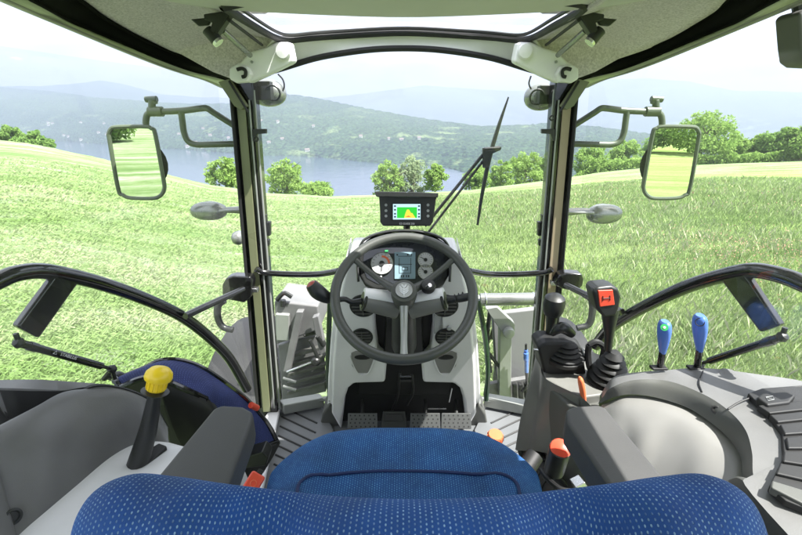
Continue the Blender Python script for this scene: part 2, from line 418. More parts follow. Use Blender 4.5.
a = np.linspace(-math.pi, math.pi, 1081)[:-1]; s = np.concatenate([np.linspace(-.06, 1, 110), np.linspace(1.05, 1.6, 12)])
A2, S2 = np.meshgrid(a, s)
D0 = fsh(A2, 1)*(1+.02*np.sin(A2*23)); LEN = 650+.42*D0; RR = D0+S2*LEN
zr = EYE.z+(D0+LEN)*frg(A2, 1)
sc = np.clip(S2, 0, 1)
prof = sc**.85*(1-.0*sc)
Z2 = LAKE+(zr-LAKE)*prof
X2 = RR*np.sin(A2); Y2 = RR*np.cos(A2)
hump = vnoise(X2/260, Y2/260, 5)*.5+vnoise(X2/90, Y2/90, 6)*.16
Z2 = Z2+hump*(zr-LAKE)*.30*np.sin(np.pi*np.clip(S2, 0, 1))**.8
Z2 = Z2+(vnoise(X2/28, Y2/28, 8)*4+RNG.uniform(-1, 1, X2.shape)*3.2)*np.clip(S2*8, 0, 1)
Z2 = np.where(S2 > 1, Z2-(S2-1)*LEN*.35, Z2); Z2 = np.where(S2 <= 0, LAKE-8, Z2)
def forest_mat(name, far=False):
    m, nt = nmat(name); L = nt.links.new
    out = N(nt, 'ShaderNodeOutputMaterial'); b = N(nt, 'ShaderNodeBsdfDiffuse'); tc = N(nt, 'ShaderNodeTexCoord')
    n1 = N(nt, 'ShaderNodeTexNoise', ins={'Scale': .0065, 'Detail': 6, 'Roughness': .62}); L(tc.outputs['Object'], n1.inputs['Vector'])
    n2 = N(nt, 'ShaderNodeTexNoise', ins={'Scale': .07, 'Detail': 5, 'Roughness': .7}); L(tc.outputs['Object'], n2.inputs['Vector'])
    r1 = N(nt, 'ShaderNodeValToRGB'); L(n2.outputs['Fac'], r1.inputs[0])
    r1.color_ramp.elements[0].position = .38; r1.color_ramp.elements[0].color = (.010, .024, .020, 1)
    r1.color_ramp.elements[1].position = .66; r1.color_ramp.elements[1].color = (.045, .085, .040, 1)
    r2 = N(nt, 'ShaderNodeValToRGB'); L(n1.outputs['Fac'], r2.inputs[0])
    r2.color_ramp.elements[0].position = .575; r2.color_ramp.elements[0].color = (0, 0, 0, 1)
    r2.color_ramp.elements[1].position = .64; r2.color_ramp.elements[1].color = (.8, .8, .8, 1)
    # clearings only on the lower slopes
    sz = N(nt, 'ShaderNodeSeparateXYZ'); L(tc.outputs['Object'], sz.inputs[0])
    mz = N(nt, 'ShaderNodeMapRange', ins={'From Min': -60, 'From Max': 60, 'To Min': .85, 'To Max': .1}); L(sz.outputs[2], mz.inputs['Value'])
    mu = N(nt, 'ShaderNodeMath', operation='MULTIPLY'); L(mz.outputs[0], mu.inputs[0]); L(r2.outputs[0], mu.inputs[1])
    mix = N(nt, 'ShaderNodeMix', data_type='RGBA'); L(mu.outputs[0], mix.inputs['Factor']); L(r1.outputs[0], mix.inputs['A']); mix.inputs['B'].default_value = (.15, .20, .09, 1)
    L(mix.outputs['Result'], b.inputs[0])
    v = N(nt, 'ShaderNodeTexVoronoi', ins={'Scale': .08}); L(tc.outputs['Object'], v.inputs['Vector'])
    bp = N(nt, 'ShaderNodeBump', ins={'Strength': 1.0, 'Distance': 9}); bp.invert = True; L(v.outputs['Distance'], bp.inputs['Height']); L(bp.outputs[0], b.inputs['Normal'])
    L(b.outputs[0], out.inputs[0])
    return m
FOR = forest_mat('wooded hillside')
tag(grid_obj('hills', X2, Y2, Z2, FOR, wrap=True), kind='structure')
# far mountains
mt_px = [(-60,80),(0,86),(40,86),(70,84),(100,80),(125,84),(160,94),(200,97),(240,98),(290,100),(320,98),(350,95),(380,91),(404,88),(425,85),(450,87),(480,89),(520,91),(550,88),(590,80),(620,79),(650,78),(668,80),(690,81),(715,87),(740,91),(770,91),(802,92),(860,95)]
mt = [(pix_dir(px, py)[0], pix_dir(px, py)[1], 0) for px, py in mt_px]+[(-math.pi, .05, 0), (-1.7, .05, 0), (1.7, .05, 0), (math.pi, .05, 0)]
fmt = table(mt)
a = np.linspace(-math.pi, math.pi, 901)[:-1]; s = np.linspace(0, 1.25, 40); A3, S3 = np.meshgrid(a, s)
D3 = 4300+400*np.sin(A3*3+1); L3 = 2100.
R3 = D3+S3*L3; X3 = R3*np.sin(A3); Y3 = R3*np.cos(A3)
zt = EYE.z+(D3+L3)*fmt(A3, 1)
Z3 = LAKE-9+(zt-LAKE+9)*np.clip(S3, 0, 1)**1.1
Z3 += vnoise(X3/420, Y3/420, 12)*90*np.sin(np.pi*np.clip(S3, 0, 1)) + vnoise(X3/70, Y3/70, 13)*7*np.clip(S3*3, 0, 1)
Z3 = np.where(S3 > 1, Z3-(S3-1)*L3*.5, Z3)
tag(grid_obj('mountains', X3, Y3, Z3, FOR, wrap=True), kind='structure')
HZTOP = float(max(Z3.max(), Z2.max()))+12

# haze box
hm, nt = nmat('air haze'); o_ = N(nt, 'ShaderNodeOutputMaterial'); pv = N(nt, 'ShaderNodeVolumePrincipled')
pv.inputs['Color'].default_value = (.40, .44, .54, 1); pv.inputs['Density'].default_value = 3.3e-4; pv.inputs['Anisotropy'].default_value = .2
nt.links.new(pv.outputs[0], o_.inputs['Volume'])
g = G(); g.abox((-7600, -7600, LAKE-10.5), (7600, 7600, HZTOP)); hz = g.build('haze', hm, smooth=False); tag(hz, kind='stuff', label='thin blue white haze over the lake valley', cat='haze')

# grass blades near the tractor (one stuff object)
def grass():
    n = 900000
    u = RNG.random(n)
    r = 2.6*(48/2.6)**(u**.85)
    az = RNG.uniform(R(-62), R(62), n)
    x = r*np.sin(az); y = r*np.cos(az)
    rank = np.clip((x-.02*y+1.2*vnoise(x/3, y/3, 30)-.1)/.9, 0, 1)*np.clip((46-y)/12, 0, 1)
    clump = vnoise(x/.5, y/.5, 31)
    keep = (r > 2.6) & ((np.abs(x) > 1.3) | (y > 4.2)) & (RNG.random(n) < (.42+.58*rank)+.35*clump)
    x, y, r, rank, clump = (q[keep] for q in (x, y, r, rank, clump)); n = len(x)
    z = field_z(x, y)
    far = np.clip(r/16, .55, 2.6)
    h = (.05+.04*RNG.random(n)+rank*(.01+.09*RNG.random(n)))*np.clip(far, .7, 1.5)*(1+.5*clump)
    w = (.0022+.0020*RNG.random(n))*far*(1.35-.45*rank)
    stalk = RNG.random(n) < .03*rank*(1+vnoise(x/2.5, y/2.5, 33)*1.5)
    h = np.where(stalk, h*1.6+.08, h)*(1+.45*vnoise(x/2.2, y/1.4, 34)*rank); w = np.where(stalk, w*.55, w)
    th = RNG.uniform(0, 2*math.pi, n); ln = RNG.uniform(.1, .65, n)+(1-rank)*1.2
    dx, dy = np.cos(th), np.sin(th); la = RNG.uniform(0, 2*math.pi, n)
    lx, ly = np.cos(la)*ln*h, np.sin(la)*ln*h
    v = np.empty((n, 4, 3), np.float32)
    v[:, 0] = np.stack([x-dx*w, y-dy*w, z-.01], -1); v[:, 1] = np.stack([x+dx*w, y+dy*w, z-.01], -1)
    v[:, 2] = np.stack([x+lx*.45+dx*w*.8, y+ly*.45+dy*w*.8, z+h*.62], -1); v[:, 3] = np.stack([x+lx, y+ly, z+h*.95], -1)
    me = bpy.data.meshes.new('grass'); me.vertices.add(n*4); me.vertices.foreach_set('co', v.ravel())
    base = np.arange(n, dtype=np.int32)[:, None]*4
    idx = (base+np.array([0, 1, 2, 0, 2, 3], np.int32)).ravel()
    me.loops.add(len(idx)); me.loops.foreach_set('vertex_index', idx)
    me.polygons.add(2*n); me.polygons.foreach_set('loop_start', np.arange(0, 6*n, 3, dtype=np.int32))
    ca, sa = math.cos(R(24)), math.sin(R(24))
    k = np.clip(RNG.random(n)*(.42+.28*rank)+(1-rank)*(.20+.75*vnoise((x*ca+y*sa)/6, (y*ca-x*sa)/.75, 36))+.22*vnoise(x/3.1, y/1.7, 35)+stalk*.35-.02*rank, 0, 1)
    me.update(calc_edges=True)
    at = me.attributes.new('dry', 'FLOAT', 'POINT'); at.data.foreach_set('value', np.repeat(k, 4).astype(np.float32))
    m, nt = nmat('grass blades'); L = nt.links.new
    out = N(nt, 'ShaderNodeOutputMaterial'); d = N(nt, 'ShaderNodeBsdfDiffuse'); t = N(nt, 'ShaderNodeBsdfTranslucent')
    an = N(nt, 'ShaderNodeAttribute'); an.attribute_name = 'dry'
    rp = N(nt, 'ShaderNodeValToRGB'); L(an.outputs['Fac'], rp.inputs[0])
    rp.color_ramp.elements[0].position = .0; rp.color_ramp.elements[0].color = (.17, .27, .085, 1)
    e = rp.color_ramp.elements.new(.5); e.color = (.26, .35, .15, 1)
    rp.color_ramp.elements[-1].position = 1; rp.color_ramp.elements[-1].color = (.36, .38, .25, 1)
    geo = N(nt, 'ShaderNodeNewGeometry'); vm = N(nt, 'ShaderNodeVectorMath', operation='MULTIPLY_ADD'); vm.inputs[1].default_value = (.45, .45, .45); vm.inputs[2].default_value = (0, 0, .8); L(geo.outputs['Normal'], vm.inputs[0])
    vn = N(nt, 'ShaderNodeVectorMath', operation='NORMALIZE'); L(vm.outputs[0], vn.inputs[0]); L(vn.outputs[0], d.inputs['Normal'])
    L(rp.outputs[0], d.inputs[0]); L(rp.outputs[0], t.inputs[0])
    mxx = N(nt, 'ShaderNodeMixShader'); mxx.inputs[0].default_value = .3; L(d.outputs[0], mxx.inputs[1]); L(t.outputs[0], mxx.inputs[2]); L(mxx.outputs[0], out.inputs[0])
    me.materials.append(m)
    o = bpy.data.objects.new('grass', me); COL.objects.link(o)
    tag(o, 'pale mown hay and rank green grass covering the meadow', 'grass', kind='stuff')
grass()
def flowers():
    n = 2600; rng = np.random.default_rng(77)
    c = PZ(765, 238, GZ+.1); x = c.x+rng.normal(0, 1.3, n); y = c.y+rng.normal(0, 1.5, n)
    far = rng.random(n) < .45; x = np.where(far, rng.uniform(2, 22, n), x); y = np.where(far, rng.uniform(6, 34, n), y)
    z = field_z(x, y)+rng.uniform(.12, .34, n); sz = rng.uniform(.008, .02, n)*np.clip(np.hypot(x, y)/14, .7, 2)
    P = np.stack([x, y, z], -1); a1 = rng.normal(size=(n, 3)); a1 /= np.linalg.norm(a1, axis=1)[:, None]
    a2 = np.cross(a1, rng.normal(size=(n, 3))); a2 /= np.linalg.norm(a2, axis=1)[:, None]; q = sz[:, None]
    v = np.stack([P-a1*q, P+a2*q, P+a1*q, P-a2*q], 1).astype(np.float32)
    me = bpy.data.meshes.new('meadow_flowers'); me.vertices.add(n*4); me.vertices.foreach_set('co', v.ravel())
    me.loops.add(n*4); me.loops.foreach_set('vertex_index', np.arange(n*4, dtype=np.int32))
    me.polygons.add(n); me.polygons.foreach_set('loop_start', np.arange(0, n*4, 4, dtype=np.int32))
    me.update(calc_edges=True); me.materials.append(leafmat('sorrel flowers', (.45, .22, .17), (.50, .38, .28), 3))
    o = bpy.data.objects.new('meadow_flowers', me); COL.objects.link(o); tag(o, 'pinkish sorrel flower heads scattered in the uncut grass on the right', 'flowers', kind='stuff')
flowers()
HW, HR = plastic('rendered wall', (.62, .60, .56), .8, 0), plastic('roof tile', (.15, .12, .11), .8, 0)
rh = random.Random(4)
for k in range(34):
    px = rh.choice([rh.uniform(20, 230), rh.uniform(20, 230), rh.uniform(255, 420)]); az = pix_dir(px, 130)[0]
    j = int((az+math.pi)/(2*math.pi)*1080) % 1080; sv = rh.uniform(.03, .38)**1.15; i = int(np.argmin(np.abs(s-sv))) if False else int((sv+.06)/(1.06/109))
    hx, hy, hz_ = float(X2[i, j]), float(Y2[i, j]), float(Z2[i, j])
    w_, d_, h_ = rh.uniform(3.5, 7), rh.uniform(3, 5), rh.uniform(3, 5)
    t = thing('village_house', (hx, hy, hz_), 'tiny white walled house on the wooded hillside across the lake', 'house', 'village houses across the lake')
    g = G(); g.abox((hx-w_, hy-d_, hz_-4), (hx+w_, hy+d_, hz_+h_)); g.build('wall', HW, t, smooth=False)
    g = G(); g.prism([(hx-w_-.8, hy-d_-1, hz_+h_), (hx-w_-.8, hy+d_+1, hz_+h_), (hx-w_-.8, hy, hz_+h_+4.5)], (2*w_+1.6, 0, 0)); g.build('roof', HR, t, smooth=False)

# ---------------------------------------------------------------- trees
LF1 = leafmat('fresh leaves', (.14, .25, .05), (.31, .44, .13), .8, .5)
LF2 = leafmat('dark leaves', (.10, .20, .04), (.24, .36, .11), .9, .5)
LF3 = leafmat('pale leaves', (.17, .25, .12), (.34, .40, .24), .8, .5)
def tree(name, px, ytop, wpx, D, label, leaf, seed, n=5200, group=None, lobes=46, cone=0.0, ybase=None):
    rng = np.random.default_rng(seed); rd = random.Random(seed)
    a = pix_dir(px, ytop)[0]
    x, y = D*math.sin(a), D*math.cos(a); z0 = float(field_z(x, y))
    dtop = ray(px, ytop); h2 = math.hypot(dtop.x, dtop.y); ztop = EYE.z+dtop.z/h2*D
    H = max(1.5, ztop-z0); W = 1.22*wpx/F*D/h2
    t = thing(name, (x, y, z0), label, 'bush' if H < 4.5 and 'bush' in name else 'tree', group)
    tr = G(); base = Vector((x, y, z0-.2)); top = Vector((x+rd.uniform(-.1, .1)*W, y, z0+H*.82))
    mid = base.lerp(top, .5)+Vector((rd.uniform(-.04, .04)*W, 0, 0))
    r0 = .028*H+.03
    tr.tube([base, mid, top], [r0, r0*.65, r0*.2], 8, 8)
    for k in range(9):
        p = base.lerp(top, rd.uniform(.22, .8)); an = rd.uniform(0, 6.28)
        q = p+Vector((math.cos(an)*W*rd.uniform(.25, .42), math.sin(an)*W*rd.uniform(.2, .4), H*rd.uniform(.08, .22)))
        tr.tube([p, p.lerp(q, .5)+Vector((0, 0, -.02*H)), q], [r0*.38, r0*.22, r0*.07], 6, 5)
    tr.build('trunk', BARK, t)
    # crown of leaf clumps
    C = []
    for k in range(lobes):
        while True:
            p = rng.uniform(-1, 1, 3)
            if np.dot(p, p) < 1: break
        f = (p[2]+1)/2; taper = 1-cone*f
        C.append((p[0]*.5*W*taper*.86, p[1]*.5*W*taper*.86, (.10+.82*f)*H, rng.uniform(.05, .125)*W*(.75+.5*(1-f))))
    C = np.array(C); pick = rng.integers(0, lobes, n); c = C[pick]
    d = rng.normal(size=(n, 3)); d /= np.linalg.norm(d, axis=1)[:, None]
    rad = c[:, 3]*rng.uniform(.45, 1.12, n)**.6
    P = c[:, :3]+d*rad[:, None]*np.array([1, 1, .8])
    P[:, 2] = np.maximum(P[:, 2], .12*rng.random(n))
    sz = (.085+.0022*D)*rng.uniform(.6, 1.35, n)
    a1 = rng.normal(size=(n, 3)); a1 /= np.linalg.norm(a1, axis=1)[:, None]
    a2 = np.cross(a1, rng.normal(size=(n, 3))); a2 /= np.linalg.norm(a2, axis=1)[:, None]
    v = np.stack([P-a1*sz[:, None]*.8, P+a2*sz[:, None]*.42, P+a1*sz[:, None]*.8, P-a2*sz[:, None]*.42], 1).astype(np.float32)
    me = bpy.data.meshes.new('crown'); me.vertices.add(n*4); me.vertices.foreach_set('co', v.ravel())
    me.loops.add(n*4); me.loops.foreach_set('vertex_index', np.arange(n*4, dtype=np.int32))
    me.polygons.add(n); me.polygons.foreach_set('loop_start', np.arange(0, n*4, 4, dtype=np.int32))
    me.update(calc_edges=True); me.materials.append(leaf)
    o = bpy.data.objects.new('crown', me); COL.objects.link(o); o.parent = t
    return t
GR1 = 'trees along the lakeside edge of the meadow'
TR = [
 (6,124,30,112,'bushy tree at the left edge of the view, on the hill crest',LF2,'broad_tree'),
 (32,129,30,105,'low rounded bush on the left hill crest, standing right of a taller bushy tree',LF2,'round_bush'),
 (222,155,38,66,'tree half hidden behind the left cab pillar, above the lake',LF1,'broad_tree'),
 (282,151,44,64,'round full tree just right of the left cab pillar, in front of the lake',LF1,'broad_tree'),
 (316,182,36,60,'low spreading bush beside the round tree, in front of the lake',LF1,'round_bush'),
 (388,158,36,64,'green tree left of the pale tree, above the display screen',LF1,'broad_tree'),
 (411,153,42,67,'palest loose tree, above the display screen by the lake shore',LF3,'broad_tree'),
 (436,163,26,64,'small round green bush, right of the pale tree over the display screen',LF1,'round_bush'),
 (478,164,30,72,'low bush seen between the wiper arm and the wiper blade',LF1,'round_bush'),
 (503,158,30,80,'tree just right of the wiper blade, at the meadow edge',LF1,'broad_tree'),
 (527,146,38,88,'taller tree left of the right cab pillar, at the meadow edge',LF1,'broad_tree'),
 (548,152,34,92,'tree seen directly behind the right cab pillar',LF2,'broad_tree'),
 (596,142,40,112,'tree immediately right of the right cab pillar, behind the mirror arm',LF1,'broad_tree'),
 (628,138,36,118,'tree between the right cab pillar and the right mirror glass',LF1,'broad_tree'),
 (668,128,44,132,'tree directly behind the right mirror glass',LF2,'broad_tree'),
 (711,106,62,128,'tallest tree, broad green crown standing right of the right mirror',LF1,'broad_tree'),
 (738,134,34,136,'bushy tree touching the right flank of the tallest tree',LF1,'broad_tree'),
 (762,133,26,138,'narrow tree standing alone between the tallest tree and the right edge',LF1,'broad_tree'),
 (787,124,40,136,'dense tree near the right edge of the view',LF2,'broad_tree'),
 (812,120,40,134,'tree cut off by the right edge of the view',LF1,'broad_tree'),
]
for i, (px, yt, w, D, lab, lf, nm) in enumerate(TR):
    tree(nm, px, yt, w, D, lab, lf, 100+i, n=9000 if w > 55 else 5500, group=GR1, lobes=120 if w > 55 else 75, cone=.35)
# low scrub filling the foot of the right tree row
def scrub(name, p0, p1, label, seed, n=26000):
    rng = np.random.default_rng(seed); P = []
    s = rng.random(n); px = p0[0]+(p1[0]-p0[0])*s; D = p0[1]+(p1[1]-p0[1])*s+rng.uniform(-3, 5, n)
    az = np.arctan2((px-CX)/F, cp+.25*sp); x = D*np.sin(az); y = D*np.cos(az); z = field_z(x, y)
    hh = (2.3+1.4*vnoise(px/6, px*0, seed))*rng.random(n)**.7
    c = np.stack([x, y, z+hh], -1)
    sz = .34*rng.uniform(.6, 1.3, n)
    a1 = rng.normal(size=(n, 3)); a1 /= np.linalg.norm(a1, axis=1)[:, None]
    a2 = np.cross(a1, rng.normal(size=(n, 3))); a2 /= np.linalg.norm(a2, axis=1)[:, None]
    v = np.stack([c-a1*sz[:, None]*.8, c+a2*sz[:, None]*.42, c+a1*sz[:, None]*.8, c-a2*sz[:, None]*.42], 1).astype(np.float32)
    me = bpy.data.meshes.new(name); me.vertices.add(n*4); me.vertices.foreach_set('co', v.ravel())
    me.loops.add(n*4); me.loops.foreach_set('vertex_index', np.arange(n*4, dtype=np.int32))
    me.polygons.add(n); me.polygons.foreach_set('loop_start', np.arange(0, n*4, 4, dtype=np.int32))
    me.update(calc_edges=True); me.materials.append(LF1)
    o = bpy.data.objects.new(name, me); COL.objects.link(o); tag(o, label, 'undergrowth', kind='stuff')
scrub('undergrowth', (575, 108), (840, 142), 'continuous low scrub at the foot of the right hand tree row', 5)
# hedge trees behind the tractor, seen only in the mirrors
def back_tree(az, D, H, W, seed, label):
    rng = np.random.default_rng(seed); n = 6000
    x, y = D*math.sin(az), D*math.cos(az); z0 = float(field_z(x, y))
    t = thing('hedge_tree', (x, y, z0), label, 'tree', 'hedge trees reflected in the mirrors')
    g = G(); g.tube([(x, y, z0-.2), (x+.1, y, z0+H*.5), (x, y, z0+H*.9)], [.2, .13, .03], 8, 6); g.build('trunk', BARK, t)
    P = rng.normal(size=(n, 3)); P /= np.linalg.norm(P, axis=1)[:, None]; P *= rng.uniform(.6, 1.05, n)[:, None]*(1+.25*vnoise(P[:, 0]*4, P[:, 2]*4, seed))[:, None]
    P = P*np.array([W/2, W/2, H/2])+np.array([0, 0, H*.52]); P[:, 2] = np.maximum(P[:, 2], .05)
    sz = .26*rng.uniform(.6, 1.3, n); a1 = rng.normal(size=(n, 3)); a1 /= np.linalg.norm(a1, axis=1)[:, None]
    a2 = np.cross(a1, rng.normal(size=(n, 3))); a2 /= np.linalg.norm(a2, axis=1)[:, None]
    v = np.stack([P-a1*sz[:, None]*.8, P+a2*sz[:, None]*.42, P+a1*sz[:, None]*.8, P-a2*sz[:, None]*.42], 1).astype(np.float32)
    me = bpy.data.meshes.new('crown'); me.vertices.add(n*4); me.vertices.foreach_set('co', v.ravel())
    me.loops.add(n*4); me.loops.foreach_set('vertex_index', np.arange(n*4, dtype=np.int32))
    me.polygons.add(n); me.polygons.foreach_set('loop_start', np.arange(0, n*4, 4, dtype=np.int32))
    me.update(calc_edges=True); me.materials.append(LF2 if seed % 2 else LF1)
    o = bpy.data.objects.new('crown', me); COL.objects.link(o); o.parent = t

# ================================================================= CAB
cab = thing('tractor_cab', (0, 1.0, 0), 'black pillared tractor cab shell with felt roof lining, roof window and grey floor', 'tractor cab')
def strip(g, e0, e1, Y, dep, s):
    """quad strip between two pixel edges ((x@top,y),(x@bot,y)) at plane Y"""
    pts = [PY(mx(x, s), y, Y) for x, y in (*e0, *reversed(e1))]
    if s > 0: pts = pts[::-1]
    g.prism(pts, (0, dep, 0))
for s in (-1, 1):
    g = G(); strip(g, ((229.5, 76), (259, 418)), ((252, 76), (278, 418)), 1.47, .06, s)
    pil = g.build('pillar', GLB, cab, bevel=.005)
    g = G(); strip(g, ((236, 100), (263, 412)), ((244.5, 100), (270.5, 412)), 1.462, .006, s)
    g.build('trim_strip', OLV if s < 0 else TAN, pil, bevel=.002)
    g = G(); g.tube([PY(mx(230, s), 84, 1.455), PY(mx(258, s), 412, 1.455)], .006, 8)
    g.build('door_seal', RUB, pil)
    g = G(); g.tube([PY(mx(253.5, s), 90, 1.48), PY(mx(279.5, s), 408, 1.48)], .0045, 8)
    g.tube([PY(mx(249, s), 100, 1.461), PY(mx(274.5, s), 408, 1.461)], .003, 6)
    g.build('windscreen_seal', STEEL, pil)
    # gusset at the top of the pillar
    g = G(); pts = [PY(mx(x, s), y, 1.44) for x, y in ((218, 82), (229, 79), (247, 106), (241, 110), (234, 106))]
    g.prism(pts if s < 0 else pts[::-1], (0, .02, 0)); g.build('gusset', OLV, pil, bevel=.002)
    g = G(); g.tube([PY(mx(229, s), 81, 1.432), PY(mx(248, s), 112, 1.432)], .004, 6); g.build('gusset_edge', RUB, pil)
    # catch on the pillar
    g = G(); g.prism([PY(mx(x, s), y, 1.455) for x, y in ((253, 129), (266, 129), (266, 133.5), (257, 134), (255, 141), (253, 141))][::(1 if s < 0 else -1)], (0, .015, 0))
    g.torus(PY(mx(256, s), 118 if s > 0 else 139, 1.455), (0, 1, 0), .007, .0028, 16, 6); g.build('sunblind_hook', BLK, pil, bevel=.001)
    g = G()
    for (x0, y0, x1, y1) in ((262, 215, 266, 250), (266, 222, 270, 236), (262, 240, 269, 246)):
        g.prism([PY(mx(x, s), y, 1.50) for x, y in ((x0, y0), (x1, y0), (x1, y1), (x0, y1))][::(1 if s < 0 else -1)], (0, .02, 0))
    g.build('hinge', BLK, pil, bevel=.002)
# roof rails
T_ = [(241,74,1.392),(229,69,1.402),(195,59,1.425),(160,47,1.447),(110,21,1.475),(81,0,1.49)]
B_ = [(234,84,1.370),(222,78,1.380),(190,70,1.398),(150,55,1.425),(85,28,1.452),(32,0,1.462)]
Q_ = [(229,89,1.364),(214,82,1.374),(185,73,1.388),(150,60,1.412),(60,22,1.447),(10,0,1.452)]
def railc(tab, s):
    P = [PZ(mx(a, s), b, c) for a, b, c in tab]
    P.append(P[-1]+(P[-1]-P[-2])*1.2); P[-1].z = P[-2].z+.005
    P.append(P[-1]+Vector((-.02*(-s), -1.1, 0))); P[-1].x = P[-2].x
    return P
RL = {}
for s in (-1, 1):
    t, b, q = railc(T_, s), railc(B_, s), railc(Q_, s)
    RL[s] = t
    g = G(); g.patch([t, b], 2, 40); rail = g.build('roof_rail', plastic('matt black rail', (.0035, .0035, .004), .8, .1, spec=.04), cab, solid=.004, off=0)
    g = G(); e = [p+Vector((0, 0, .0)) for p in b]
    g.patch([e, q], 2, 40); g.build('rail_flange', plastic('pale olive flange', (.36, .38, .27), .4, .05), rail, solid=.003, off=0)
    g = G(); g.tube([p+Vector((0, 0, .002)) for p in b], .0065, 8, 40); g.tube([p for p in t], .006, 8, 40); g.build('rail_seal', plastic('rail rubber', (.005, .005, .005), .85, .1, spec=.05), rail)
    o = [p+Vector((.05*s, 0, .02)) for p in q]
    g = G(); g.patch([q, o, [p+Vector((-.02*s, 0, .06)) for p in t]], 5, 40); g.build('roof_edge', MIDG, rail, solid=.004, off=0)
# hatch loop (rounded rectangle, roof crown in the middle)
def crown(x): return 1.50-.035*min(1, (abs(x)/.36)**2)
hl = [(-.378, 1.00), (-.382, 1.20), (-.376, 1.36), (-.35, 1.415), (-.28, 1.452), (-.20, 1.485), (0, 1.50)]
hl = hl+[(-x, y) for x, y in hl[-2::-1]]
back = [(.30, .99), (.15, .985), (0, .98), (-.15, .985), (-.30, .99)]
inner = [Vector((x, y, crown(x))) for x, y in hl+back]
inner[0].z -= 0.0
# outer loop matched by hand: left rail -> windscreen top -> right rail -> back
wt = []   # windscreen top edge
for px, py in [(238, 82), (262, 73), (285, 66), (315, 57), (345, 51.5), (375, 48), (404, 47)]:
    Yw = 1.47+.05*(1-abs(px-404)/170.)
    wt.append(PY(px, py, Yw))
wt = wt+[Vector((-p.x, p.y, p.z)) for p in wt[-2::-1]]
lr = cr(RL[-1], 40); rr = cr(RL[1], 40)
def onrail(r, y): return min(r, key=lambda p: abs(p.y-y)).copy()
# header between hatch front and windscreen top
hf = cr(inner[2:11], 41); wf = cr(wt, 41)
g = G(); g.patch([[p+Vector((0, .008, .0)) for p in hf], [a.lerp(b, .5)+Vector((0, .01, -.004)) for a, b in zip(hf, wf)], wf], 8, 41)
g.build('header_panel', PALE, cab, solid=.006, off=1)
g = G(); g.tube([p+Vector((0, .0, -.004)) for p in wf[5:-5]], .0105, 8, 50, flat=.9); g.build('windscreen_top_seal', RUB, cab)
# side linings
for s in (-1, 1):
    hs = [Vector((s*-1*p.x*(-1), p.y, p.z)) if False else Vector((s*abs(p.x), p.y, p.z)) for p in inner[0:5]]
    hs = [Vector((s*.378, .2, 1.50)), Vector((s*.378, .7, 1.49))]+hs
    rl = [onrail(lr if s < 0 else rr, y) for y in (-.6, .4, .95, 1.12, 1.28, 1.38, 1.48)]
    hs[0].y = -.6; hs[1].y = .45
    hsx = [hs[0], hs[1]]+hs[2:]
    mid = [a.lerp(b, .5)+Vector((0, 0, .022)) for a, b in zip(hsx, rl)]
    g = G(); g.patch([hsx, mid, rl], 14, 50); g.build('roof_lining', LIN, cab, solid=.006, off=1)
# rear roof panel with thick pale rolled edge (the blind box) behind the hatch
bk = [PY(x, y, Yb) for x, y, Yb in ((140, -9, .92), (185, 0, .99), (226, 5, 1.02), (300, 9, 1.02), (404, 12, 1.02), (508, 9, 1.02), (582, 5, 1.02), (623, 0, .99), (668, -9, .92))]
g = G(); g.patch([bk, [p+Vector((0, -.003, -.004)) for p in bk], [p+Vector((0, -.04, -.004)) for p in bk], [Vector((p.x, .5, 1.475)) for p in bk], [Vector((p.x, -.6, 1.475)) for p in bk]], 30, 30)
g.build('blind_box', LIN if False else plastic('beige blind box', (.55, .535, .50), .6, .3, 600), cab, solid=.006, off=0)
# hatch frame, glass, seal
lp = cr(inner+[inner[0]], 90)
g = G(); g.tube([p+Vector((0, .002, .001)) for p in lp], .0095, 8, caps=False); fr = g.build('hatch_frame', RUB, cab)
g = G(); g.tube([Vector((p.x*.962, (p.y-1.25)*.95+1.25, p.z+.012)) for p in lp], .005, 6, caps=False); g.build('hatch_seal', RUB, fr)
g = G(); n = 12
g.patch([[Vector((x, y, crown(x)+.022)) for x in (-.385, -.2, 0, .2, .385)] for y in (.96, 1.25, 1.50)], 8, 16); g.build('hatch_glass', GLR, fr)
# outer roof skin above lining keeps stray light out (left and right of the hatch and behind)
g = G()
g.abox((-.76, -.75, 1.535), (.76, .99, 1.56)); g.abox((-.70, .985, 1.535), (-.40, 1.42, 1.56)); g.abox((.40, .985, 1.535), (.70, 1.42, 1.56))
g.build('roof_skin', MIDG, cab, bevel=.01)
